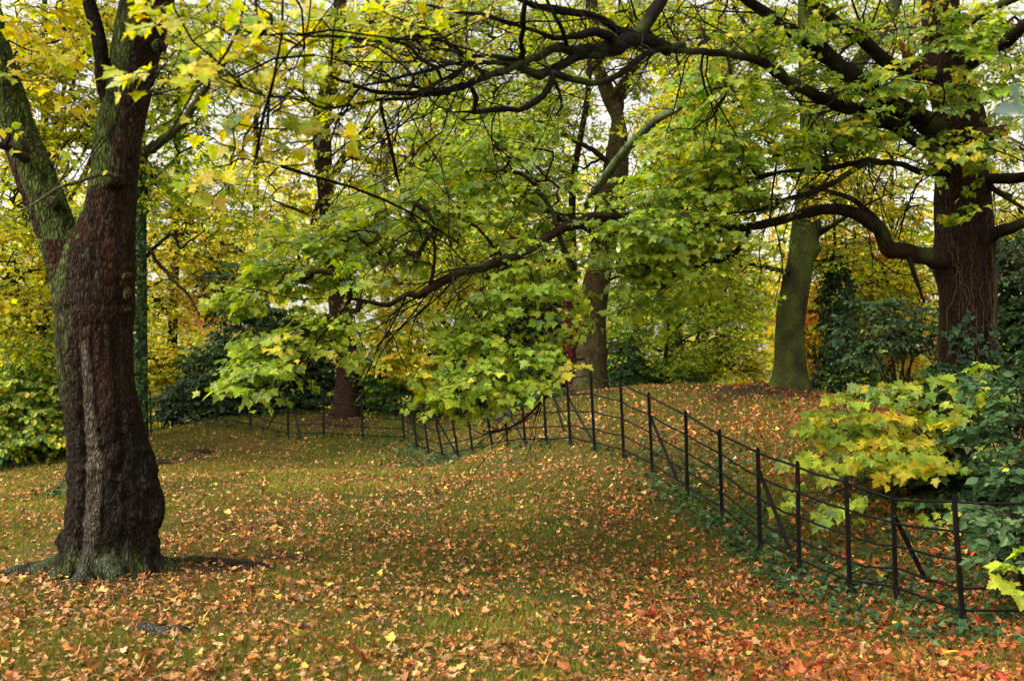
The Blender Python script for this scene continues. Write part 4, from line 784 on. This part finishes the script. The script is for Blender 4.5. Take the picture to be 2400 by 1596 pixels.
back_tree('pale_yellow_tree', 'pale yellow tree far off in the bright gap left of centre', 600, 960, 40, 22, [(560,400,38,130,90,2.4,22,P_PALE),(620,520,38,110,80,2,26,P_PALE),(540,600,37,90,60,2,20,P_PALE),(700,620,38,90,60,2,14,P_YG),(480,740,36,90,60,2,20,P_PINK),(640,230,39,130,90,2.4,10,P_PALE),(620,60,39,160,80,2.4,26,P_YG),(420,800,36,70,60,1.6,16,P_PALE)], P_PALE, .17, gap=.5)  # bright look is put into the pale leaf palette
back_tree('lime_tree', 'broad yellow green tree behind the middle of the low leafy limb', 1080, 950, 33, 34, [(1100,560,30,130,90,2,40,P_YG),(960,640,30,110,70,1.8,32,P_YEL),(1130,650,31,100,60,1.8,26,P_PALE),(1240,560,31,100,90,1.8,28,P_YG),(1080,400,31,140,90,2,30,P_YG),(1000,740,30,90,50,1.5,24,P_YEL),(1180,260,32,160,100,2.2,28,P_YG),(1020,200,32,140,100,2.2,24,P_YG),(1130,90,32,170,80,2.2,34,P_YG),(1350,60,32,150,90,2.2,46,P_YG),(1300,300,32,140,110,2.2,26,P_YG),(900,60,32,150,90,2.2,40,P_YG),(1130,20,32,150,60,2.2,30,P_YG),(1250,680,31,70,50,1.5,12,P_YG)], P_YG, .15)
back_tree('green_tree', 'fresh green tree filling the view between the tall centre tree and the mossy tree', 1590, 920, 30, 22, [(1560,700,28,120,60,1.6,30,P_GRN),(1680,740,27,100,60,1.4,28,[(LIME,4),(MID_,3)]),(1500,800,27,90,50,1.4,20,P_GRN),(1640,830,26.5,110,45,1.2,26,[(LIME,4),(MID_,4)]),(1740,640,28,80,80,1.6,18,P_YG),(1580,560,29,130,80,1.8,24,P_GRN),(1700,430,29,110,100,1.8,16,P_YG),(1740,850,26,70,35,1,12,P_PALE),(1640,240,29,140,110,2,18,P_YG),(1600,80,29,150,80,2,40,P_YG),(1760,60,29,160,80,2,32,P_YG),(1800,250,29,120,90,2,20,P_YG),(1480,40,29,120,70,2,24,P_YG)], P_GRN, .14)
back_tree('twiggy_tree', 'bare twigged tree with lime leaves between the two mound trees', 1540, 915, 24, 12, [(1600,660,23.4,70,50,.8,8,P_GRN),(1500,730,23.4,70,50,.8,9,P_GRN),(1700,700,23,70,40,.8,8,P_GRN),(1650,800,23,90,40,.8,9,P_GRN),(1470,640,23.5,40,40,.6,5,P_GRN)], P_GRN, .12, top=560, lean=40, bent=12, T=T_MID, nl=5)
back_tree('copper_tree', 'orange red tree glowing between the mossy tree and the ivy clad trunk', 1935, 950, 27, 20, [(1910,760,25,45,90,1.4,26,P_ORG),(1940,880,24.5,40,50,1,10,P_ORG),(1990,600,26,110,60,1.8,26,P_ORG),(1920,640,25,50,50,1.2,12,P_ORG),(2080,660,25,70,50,1.5,14,P_PINK),(2060,800,24.5,90,50,1.4,18,P_PINK)], P_ORG, .15, top=500)
back_tree('yellow_maple', 'yellow maple behind the arching limb of the ivy clad sycamore', 2090, 960, 25, 20, [(2020,440,23,100,70,1.2,14,P_YEL),(2110,480,23.5,80,60,1.2,12,P_YEL),(2060,660,22,80,50,1,20,P_YEL),(2130,720,22,60,50,1,16,P_YEL),(1970,520,23,50,40,1,4,P_YG),(2000,690,22,40,50,1,7,P_YG),(2000,760,22,60,40,1,10,P_YG),(2130,580,23,50,50,1,6,P_GRN),(1960,330,24,90,80,1.2,8,P_YG),(2080,330,24,80,60,1.2,4,P_YG)], P_YEL, .13, top=200, T=T_MID)
back_tree('gold_edged_tree', 'thin crowned yellow tree at the right edge behind the ivy clad sycamore', 2420, 960, 22, 26, [(2370,480,21,60,60,1,14,P_YEL),(2360,600,21,60,60,1,16,P_YEL),(2390,250,21,60,90,1,8,P_YG),(2330,90,25,130,100,1.2,30,P_YG),(2120,60,26,110,90,1.2,26,P_YG),(2060,220,26,100,90,1.2,20,P_YG),(2340,330,25,70,90,1.2,15,P_YEL),(2140,340,26,60,60,1,8,P_YG),(1960,60,26,100,80,1.2,20,P_YG),(2380,700,21,50,60,1,10,P_GRN)], P_YEL, .13, top=0, T=T_MID)
back_tree('tall_ivy_tree', 'slim trunk wrapped in dark ivy between the mossy tree and the ivy clad sycamore', 1965, 965, 20.5, 16, [(1975,640,20,35,50,.5,4,P_GRN),(1940,600,20,50,50,.6,5,P_YG),(2010,560,20,50,50,.6,4,P_GRN)], P_GRN, .11, top=420, lean=-12, T=T_MID, nl=3)
o = bpy.data.objects['tall_ivy_tree']; A = Acc(); n = 3600; yy = R.uniform(590, 990, n); ww = np.interp(yy, [590, 700, 900, 990], [9, 20, 26, 34])
p = np.array([at(1968 - (965 - y) * .02 + R.normal(0, 1) * w, y, 20.3 + R.normal(0, .22)) for y, w in zip(yy, ww)]); leaves(A, T_IVY, p, R.normal(0, .5, (n, 3)) + [0, -.2, -1], R.normal(0, .6, (n, 3)) + [0, -1, .4], R.uniform(.06, .12, n), pal(P_DARK, n)); A.build('ivy', M_GLOSS, o, smooth=False)

# ================================================================== bushes
def bush(name, label, px, py, Y, clusters, palette, size, T, mat=None, edge=None, L=(.25,.5), keep=.9, cat='bush', gap=.3, stems=7, droop=.6, face=.4, r0=.004, outdir=None, col=(.03,.022,.015), gfreq=1.6, far=False, spread=.6, mult=1.35, sr=.022):
    b = base_of(px, py, Y); o = thing(name, label, cat, b); A = Acc(); nodes = []; clusters = [tuple(c[:6]) + (int(c[6] * (mult if mult != 1.35 or T is not T_OVAL else 4.5)),) + tuple(c[7:]) for c in clusters]
    for k in range(stems):
        c = clusters[k % len(clusters)]; e = at(c[0] + R.normal(0, c[3] * .4), c[1] + R.normal(0, c[4] * .4), c[2] + R.normal(0, c[5] * .3)); s = b + R.normal(0, .12, 3) * [1, 1, 0] - [0, 0, .1]
        t = np.linspace(0, 1, 6)[:, None]; Q = s + (e - s) * t + np.array([0, 0, 1]) * (np.sin(t * 3.14) * .12 * np.linalg.norm(e - s)); Q, r = crom(Q, np.linspace(sr, sr * .28, 6), .12); V, q, tt = tube(Q, r, 6); A.add(V, q, tt, np.array(col) * R.uniform(.7, 1.5)); nodes.append(Q)
    A.build('stems', M_TWIG, o)
    crown(o, np.concatenate(nodes), clusters, size, T, palette, edge, L, keep, droop, face, mat, gap, far, True, outdir, r0, True, 'foliage', 'twigs', col, gfreq, spread)
    return o
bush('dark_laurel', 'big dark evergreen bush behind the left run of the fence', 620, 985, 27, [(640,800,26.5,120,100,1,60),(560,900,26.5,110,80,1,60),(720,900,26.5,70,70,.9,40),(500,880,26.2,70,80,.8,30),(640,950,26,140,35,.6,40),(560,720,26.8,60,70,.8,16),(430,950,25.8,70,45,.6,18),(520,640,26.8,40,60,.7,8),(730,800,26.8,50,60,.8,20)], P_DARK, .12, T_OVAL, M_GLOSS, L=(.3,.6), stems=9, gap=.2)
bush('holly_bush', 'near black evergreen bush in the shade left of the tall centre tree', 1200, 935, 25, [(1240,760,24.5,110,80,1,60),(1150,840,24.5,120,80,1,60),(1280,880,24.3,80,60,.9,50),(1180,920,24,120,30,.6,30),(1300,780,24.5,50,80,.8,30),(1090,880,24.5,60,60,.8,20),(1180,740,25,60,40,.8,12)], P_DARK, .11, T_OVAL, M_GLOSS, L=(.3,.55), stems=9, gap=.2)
bush('golden_sapling', 'yellow leaved sapling beside the flaking bark tree', 920, 960, 24.6, [(960,850,24,70,50,.7,30,P_YEL),(900,790,24,60,50,.7,20,P_YEL),(1020,800,24,70,50,.7,20,P_YG),(1000,900,24,60,40,.6,18,P_YEL),(880,740,24.2,50,40,.6,10,P_YEL),(1060,740,24.4,60,40,.6,12,P_YG)], P_YEL, .10, T_ROUND, M_LEAF, gap=.35)
bush('green_thicket', 'mid green thicket right beside the flaking bark tree', 880, 965, 25.4, [(890,880,25,50,60,.6,26),(930,930,24.9,60,35,.5,22),(870,940,25,40,25,.4,12),(1030,950,24.6,60,25,.4,14)], [((.05,.13,.03),4),(GRN,3),(LIME,1)], .10, T_OVAL, M_LEAF)
bush('crest_bush', 'dark green bush right of the tall centre tree on the crest', 1480, 918, 23.5, [(1470,870,23.2,50,40,.5,26),(1530,890,23.2,50,28,.5,18),(1450,820,23.4,30,30,.4,8),(1600,895,23.3,60,20,.4,12)], [((.05,.12,.03),4),(DARK,3),(LIME,1)], .09, T_OVAL, M_GLOSS)
bush('pale_shrub', 'pale yellow green shrub, brightness put into its leaf colour, low between the mossy and ivy clad trees', 2090, 960, 29, [(2060,900,28.5,80,45,.8,40),(2150,880,28.5,70,60,.8,40),(2000,930,28.5,70,25,.6,20),(2180,940,28.3,70,30,.6,24),(2030,840,28.8,60,30,.6,14)], P_PALE, .11, T_OVAL, M_FAR, far=True)  # pale leaves stand in for stronger sky light here
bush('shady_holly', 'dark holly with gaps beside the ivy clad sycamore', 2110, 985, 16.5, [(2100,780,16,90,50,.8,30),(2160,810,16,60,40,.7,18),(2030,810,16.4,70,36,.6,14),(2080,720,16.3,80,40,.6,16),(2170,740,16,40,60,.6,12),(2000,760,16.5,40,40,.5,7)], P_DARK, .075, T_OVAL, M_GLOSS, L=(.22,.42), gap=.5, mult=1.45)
bush('ridge_shrub', 'low green shrub on the far slope right of the mossy tree', 1985, 975, 20.8, [(1960,900,20.4,60,45,.5,24),(2030,930,20.3,60,35,.5,20),(1920,940,20.3,40,25,.4,10),(2000,860,20.5,50,30,.4,10)], [((.06,.12,.03),4),(LIME,2),(DARK,2)], .08, T_OVAL, M_LEAF, gap=.4)
bush('tall_evergreen', 'tall dark evergreen at the right edge behind the ivy clad sycamore', 2370, 1010, 15.5, [(2370,620,15,60,70,.7,24),(2390,740,15,60,70,.7,34),(2360,860,15,70,70,.7,34),(2340,950,15,80,50,.6,30),(2330,700,15.2,25,60,.5,8)], P_DARK, .085, T_OVAL, M_GLOSS, gap=.38)
bush('hazel_bush', 'round leaved green and yellow bush at the left edge behind the fence', 60, 1090, 24, [(60,860,23,90,70,.8,44),(30,960,22.8,80,60,.7,40),(120,930,22.8,50,60,.6,26),(110,830,23.2,40,40,.5,14),(140,1000,22.6,40,40,.4,14),(20,1020,22.6,60,30,.5,16),(0,800,23.5,60,40,.6,14)], P_HAZ, .092, T_ROUND, M_LEAF, mult=2.8, edge=[(YEL,2),(LIME,2),(GRN,3)], gap=.32, droop=.9, face=.8)
bush('shadow_thicket', 'dark undergrowth at the foot of the round leaved bush', 90, 1085, 26, [(50,1045,23.8,110,26,.4,30),(60,1010,25.4,110,50,.6,46),(130,960,25.6,60,70,.6,30),(150,820,26,50,60,.6,16),(60,900,26,90,70,.8,26)], P_DARK, .10, T_OVAL, M_GLOSS, gap=.2)  # dark greenery; front cluster added to give the darkness under the hazel
bush('bright_hazel', 'small bright yellow bush seen between fence posts right of the forked trunk', 375, 1005, 28, [(370,930,27.5,50,50,.5,22,P_PALE),(420,870,27.6,70,30,.5,22,P_YEL),(360,860,27.6,40,30,.5,12,P_YEL),(330,960,27.4,40,30,.4,8,P_PALE)], P_PALE, .12, T_ROUND, M_FAR, gap=.4, far=True)
bush('yellow_green_maple', 'young sycamore turning yellow and green leaning over the fence at the right', 2260, 1150, 11.4, [(2040,985,11.4,80,40,.4,14,P_SYCY),(2120,1020,11.2,90,45,.4,18,[(YEL,5),(GOLD,2),(LIME,3)]),(2210,960,11.4,70,45,.4,11,P_SYCY),(2030,1070,11.0,80,34,.35,10,P_SYCY),(2150,1080,10.9,60,30,.3,7,[(YEL,4),(GOLD,1),(LIME,2)]),(1930,1160,10.9,36,16,.2,3,P_SYC),(2015,1165,10.8,45,18,.25,4,P_SYC),(2240,1060,11,55,45,.4,8,P_SYCY),(2290,920,11.4,50,50,.4,9,P_SYCY),(2190,1160,10.7,36,18,.2,3,P_SYC),(1990,940,11.5,40,24,.3,4,P_SYCY),(1950,1000,11.2,40,30,.3,4,P_SYCY),(2080,910,11.6,60,20,.3,4,P_SYCY),(2170,900,11.6,50,24,.3,4,P_SYC),(1940,1070,11,30,18,.2,2,P_SYC),(2350,1040,10.6,30,40,.3,4,P_YEL)], P_SYCY, .092, T_SYC, None, edge=[(YEL,2),(LIME,2),(MID_,2)], mult=1.15, L=(.26,.5), keep=.5, cat='young tree', gap=.0, droop=.95, face=.9, outdir=(-.5,-.1,0), stems=12, r0=.003)
bush('grey_green_laurel', 'grey green laurel bush crowding the right edge of the picture', 2400, 1290, 9, [(2370,1000,9.4,50,60,.3,12),(2390,1120,9,50,60,.3,14),(2370,1200,8.9,40,50,.3,10),(2400,1280,8.6,40,50,.3,10),(2335,1230,9.2,25,40,.2,4),(2390,930,9.4,40,40,.3,7),(2310,1010,9.7,35,40,.2,4),(2320,900,9.8,40,30,.2,4)], [((.05,.105,.035),4),((.085,.14,.055),3),((.035,.075,.025),2),(YEL,.15)], .085, T_OVAL, M_GLOSS, L=(.2,.36), keep=.95, gap=.15, droop=.4, face=.6, mult=1.5, outdir=(-.3,.1,.2))
bush('shade_ivy_mass', 'dark ivy mound in the shade beneath the young sycamore', 2280, 1150, 11.6, [(2250,900,12.2,60,60,.4,26),(2260,1060,11.6,80,80,.5,44),(2200,1130,11.4,80,50,.4,30),(2330,1130,11,60,60,.4,30),(2270,1180,11,90,30,.3,24),(2240,960,12.1,50,50,.4,18)], P_DARK, .085, T_IVY, M_GLOSS, L=(.2,.4), gap=.1)
o = bush('lime_seedling', 'small lime green maple seedling at the bottom of the right edge', 2420, 1420, 7.3, [(2392,1320,7.2,16,24,.1,2),(2402,1390,7.2,14,24,.1,2)], [(LIME,4),(MID_,2)], .075, T_SYC, None, edge=[(LIME,3)], L=(.12,.2), keep=.6, cat='seedling', gap=0, stems=2, face=.8, r0=.002, sr=.007)
# an out-of-focus evergreen sprig close to the camera
sb = np.array([1.35, 1.6, g1(1.35, 1.6)]); sp = thing('near_evergreen', 'blurred evergreen sprig poking in at the right edge, closest to the viewer', 'bush', sb)
P, r = crom([sb, sb + [.02, 0, 1.0], at(2520, 340, 1.6), at(2420, 262, 1.58), at(2372, 236, 1.56)], [.012, .010, .005, .002, .0012], .05); V, q, t = tube(P, r, 6); mesh('stem', V, [q, t], M_TWIG, sp, bark_cols(V, (.05,.05,.03), (.06,.07,.02), 0))
A = Acc(); p = np.array([at(2388, 240, 1.57), at(2392, 236, 1.56), at(2402, 250, 1.57), at(2405, 250, 1.57), at(2430, 268, 1.58), at(2435, 268, 1.58)]); n = len(p)
leaves(A, T_OVAL, p, np.array([(-.3,-.2,.6),(-.1,-.3,-.7),(-1,0,-.15),(.6,-.3,.6),(-.5,-.2,-.8),(.5,0,-.8)]), np.array([(0,-1,.3),(.3,-.6,.9),(.1,-.8,.4),(0,-1,.5),(0,-1,.3),(0,-1,.3)]), np.array([.034,.036,.05,.045,.05,.05]), pal([((.05,.12,.04),2),((.14,.20,.15),2)], n)); A.build('leaves', M_GLOSS, sp, smooth=False)

# far wood closing the view
aL = Acc(); n = 8500; X = R.uniform(-44, 44, n); Y = R.uniform(46, 66, n); Z = 13.5 * R.random(n) ** 1.5 * (1 + .25 * vnoise(np.stack([X * .12, Y * 0, 0 * X], 1), 6)); k = vnoise(np.stack([X * .3, Y * .2, Z * .35], 1), 16) > -.25; X, Y, Z = X[k], Y[k], Z[k]; n = len(X)
spray_set(aL, None, np.stack([X, Y, Z], 1), R.normal(0, 1, (n, 3)) * [1, 1, .4], R.uniform(1.0, 1.9, n), .27, T_FAR, [(PALE,4),(LIME,3),(YEL,3),(MID_,1.5),(GOLD,1)], None, .9, .6, .3, False)
tag(aL.build('far_woodland', M_FAR, None, smooth=False), kind='stuff', label='far woodland of yellow and lime foliage closing the view')

# ================================================================== ground cover: ivy, grass, leaf litter
def scatter(n, y0=5.3, y1=27, p=1.0):
    Y = y0 + (y1 - y0) * R.random(n) ** p; X = R.uniform(-.56, .56, n) * Y; return X, Y
n = 170000; x, y = scatter(n, 8, 26.5); dF = seg_dist(x, y, FENCE); s = side_of_fence(x, y); px = 1200 + x / y * F
nz = fbm(np.stack([x, y, 0 * x], 1) * 1.1, 77, 3); nf = fbm(np.stack([x, y, 0 * x], 1) * 4, 78, 2)
right = sstep(1380, 1560, px)
d = np.exp(-(dF / (.35 + .35 * right)) ** 2) * (.35 + .5 * right + .9 * nz) * sstep(-.9, -.2, s + right * .6)
d = np.maximum(d, sstep(.0, .5, s) * right * sstep(1380, 1650, px) * np.exp(-np.maximum(s, 0) / 2.2) * (.62 + .8 * nz))
mid = np.exp(-((px - 960) / 130) ** 2) * np.exp(-(dF / .75) ** 2) * (s < .25); d = np.maximum(d, mid * (.9 + .6 * nz))
d = np.maximum(d, np.exp(-((px - 560) / 120) ** 2) * np.exp(-(dF / .5) ** 2) * (.75 + .5 * nz)); d = np.maximum(d, (px < 340) * np.exp(-(dF / 1.1) ** 2) * .8)
d = np.maximum(d, .45 * sstep(.35, .6, nz) * (px > 1900) * (np.abs(s) < 1.6)); d = np.maximum(d, .5 * np.exp(-(np.hypot(px - 150, (y - 15) * 60) / 60) ** 2))
k = R.random(n) < np.clip(d + .35 * nf, 0, 1) * .62 * (d > .12); x, y = x[k], y[k]; n = len(x)
A = Acc(); N = gnormal(x, y); p = np.stack([x, y, gz(x, y) + R.uniform(.015, .10, n)], 1)
leaves(A, T_IVY, p, R.normal(0, 1, (n, 3)) * [1, 1, .3] + [0, -.3, 0], N + R.normal(0, .45, (n, 3)) + [0, -.25, 0], R.uniform(.035, .08, n), pal([((.030,.075,.025),4),((.05,.105,.032),3),((.09,.15,.065),1.4),((.018,.042,.016),3)], n))
tag(A.build('ivy_ground_cover', M_GLOSS, None, smooth=False), kind='stuff', label='dark green ivy creeping along the foot of the fence')
n_ivy = n

n = 430000; x, y = scatter(n, 5.3, 27, 1.35); P3 = np.stack([x, y, 0 * x], 1)
gn = fbm(P3 * .9, 12, 3) + .5 * fbm(P3 * 5, 13, 2); k = R.random(n) < np.clip(.62 + gn * 1.0, .06, 1) * (1 - .93 * dirt_mask(x, y)); x, y, gn = x[k], y[k], gn[k]; n = len(x)
z = gz(x, y); hgt_ = R.uniform(.018, .05, n) * (1 + .5 * gn) * np.interp(y, [5, 10, 26], [1, 1.15, 1.9]); w = R.uniform(.0018, .0036, n) * np.interp(y, [5, 10, 26], [1, 1.4, 3.2])
a = R.uniform(0, 2 * math.pi, n); ln = R.normal(0, .5, (n, 2)) * hgt_[:, None]; sx, sy_ = np.cos(a) * w, np.sin(a) * w
V = np.stack([np.stack([x - sx, y - sy_, z - .006], 1), np.stack([x + sx, y + sy_, z - .006], 1), np.stack([x + ln[:, 0], y + ln[:, 1], z + hgt_], 1)], 1).reshape(-1, 3)
C = pal([((.150,.172,.018),5),((.205,.195,.024),3),((.31,.22,.05),2.6),((.085,.15,.014),2.6)], n); C = C * (1 + .5 * fbm(np.stack([x, y, 0 * x], 1) * .6, 14, 2))[:, None]
m_ = 30000; xt, yt = scatter(m_, 5.3, 26, 1.2); ft = seg_dist(xt, yt, FENCE); tt_ = np.hypot(xt - b1[0], (yt - b1[1])) ; kt = R.random(m_) < np.clip(np.exp(-(ft / .25) ** 2) * .8 + np.exp(-((tt_ - .55) / .25) ** 2) * .8 + .5 * sstep(.35, .6, fbm(np.stack([xt, yt, 0 * xt], 1) * 1.3, 18, 3)), 0, 1)
xt, yt = xt[kt], yt[kt]; m_ = len(xt); zt = gz(xt, yt); ht = R.uniform(.05, .12, m_); wt = R.uniform(.002, .004, m_) * np.interp(yt, [5, 10, 26], [1, 1.3, 2.6]); at2 = R.uniform(0, 6.28, m_); lt = R.normal(0, .45, (m_, 2)) * ht[:, None]; sx, sy_ = np.cos(at2) * wt, np.sin(at2) * wt
V = np.vstack([V, np.stack([np.stack([xt - sx, yt - sy_, zt - .006], 1), np.stack([xt + sx, yt + sy_, zt - .006], 1), np.stack([xt + lt[:, 0], yt + lt[:, 1], zt + ht], 1)], 1).reshape(-1, 3)]); C = np.vstack([C, pal([((.12,.17,.02),5),((.22,.20,.035),3),((.08,.14,.016),3)], m_)]); n += m_
tag(mesh('grass', V, [np.arange(3 * n).reshape(-1, 3)], M_GRASS, None, np.repeat(C, 3, 0), smooth=False), kind='stuff', label='short olive green grass on the mounds')

n = 300000; x, y = scatter(n, 5.3, 26.5, .95); px = 1200 + x / y * F; P3 = np.stack([x, y, 0 * x], 1)
a = fbm(P3 * .8, 60, 3); b = fbm(P3 * 2.4, 61, 2); s = side_of_fence(x, y); py = proj(np.stack([x, y, gz(x, y)], 1))[:, 1]
rt = sstep(1100, 2100, px)
dens = .40 + .34 * a + .32 * b + .30 * rt * sstep(1250, 1550, py) - .16 * sstep(980, 915, py) * (s > 0) + .15 * sstep(.2, 1.5, s) * rt - .10 * sstep(300, 900, px) * sstep(1350, 1100, py) * 0
k = R.random(n) < np.clip(dens, .07, 1) * .66; x, y, rt, s = x[k], y[k], rt[k], s[k]; n = len(x)
N = gnormal(x, y); size = np.clip(np.exp(R.normal(math.log(.027), .45, n)), .010, .060) * (1 + .22 * rt)
p = np.stack([x, y, gz(x, y) + R.uniform(.006, .028, n) + .06 * size], 1)
P_LIT = [((.40,.21,.075),5),((.32,.135,.042),4.8),((.45,.31,.14),2.0),((.21,.09,.035),3.4),((.46,.18,.04),2),((.52,.38,.07),1),((.10,.05,.025),2)]
P_LITR = [((.40,.15,.045),5),((.30,.088,.026),4.8),((.44,.25,.10),1.4),((.19,.055,.022),3.4),((.46,.14,.03),3),((.30,.035,.018),1.6),((.54,.38,.06),.6),((.10,.04,.025),1.6)]
col = pal(P_LIT, n, jit=.36); colr = pal(P_LITR, n, jit=.36); col = np.where((R.random(n) < rt)[:, None], colr, col)
A = Acc(); leaves(A, T_LIT, p, R.normal(0, 1, (n, 3)), N + R.normal(0, .27, (n, 3)), size, col, col * np.array([1.15, .95, .85]), fold=.3, curl=.45, jit=.3)
tag(A.build('leaf_litter', M_LITTER, None, smooth=False), kind='stuff', label='carpet of tan, orange and red fallen leaves over the lawn')

# ================================================================== light, sky, camera
w = bpy.data.worlds.new('World'); sc.world = w; w.use_nodes = True; t = w.node_tree; bg = t.nodes['Background']
sky = t.nodes.new('ShaderNodeTexSky'); sky.sky_type = 'NISHITA'; sky.sun_disc = False; EL, AZ = math.radians(48), math.radians(-120)
sky.sun_elevation = EL; sky.sun_rotation = AZ; sky.air_density = 1.2; sky.dust_density = 5; sky.ozone_density = .6
hs = t.nodes.new('ShaderNodeHueSaturation'); hs.inputs['Saturation'].default_value = .12; t.links.new(sky.outputs[0], hs.inputs['Color']); wm = t.nodes.new('ShaderNodeVectorMath'); wm.operation = 'MULTIPLY'; wm.inputs[1].default_value = (1.03, .985, .88); t.links.new(hs.outputs[0], wm.inputs[0]); t.links.new(wm.outputs[0], bg.inputs[0]); bg.inputs[1].default_value = .15
ld = bpy.data.lights.new('sun', 'SUN'); ld.energy = .8; ld.angle = math.radians(24); ld.color = (1, .96, .88); lo = bpy.data.objects.new('sun', ld); COL.objects.link(lo)
from mathutils import Vector
dirn = Vector((math.sin(AZ) * math.cos(EL), math.cos(AZ) * math.cos(EL), math.sin(EL))); lo.rotation_euler = dirn.to_track_quat('Z', 'Y').to_euler()
cd = bpy.data.cameras.new('camera'); cam = bpy.data.objects.new('camera', cd); COL.objects.link(cam); cam.location = (0, 0, CAMZ); cam.rotation_euler = (math.pi / 2, 0, 0)
cd.sensor_width = 36; cd.lens = 35; cd.shift_y = (HOR - 798) / 2400; cd.clip_start = .05; cd.clip_end = 3000
cd.dof.use_dof = True; cd.dof.focus_distance = 10.5; cd.dof.aperture_fstop = 2.5; sc.camera = cam
vs = sc.view_settings; vs.view_transform = 'Standard'; vs.look = 'None'; vs.exposure = 1.3; vs.gamma = 1; vs.use_curve_mapping = False
cy = sc.cycles; cy.max_bounces = 7; cy.diffuse_bounces = 4; cy.glossy_bounces = 2; cy.transmission_bounces = 5; cy.transparent_max_bounces = 4; cy.caustics_reflective = False; cy.caustics_refractive = False
cy.use_denoising = True; cy.use_adaptive_sampling = False
try: cy.denoiser = 'OPENIMAGEDENOISE'
except Exception: pass
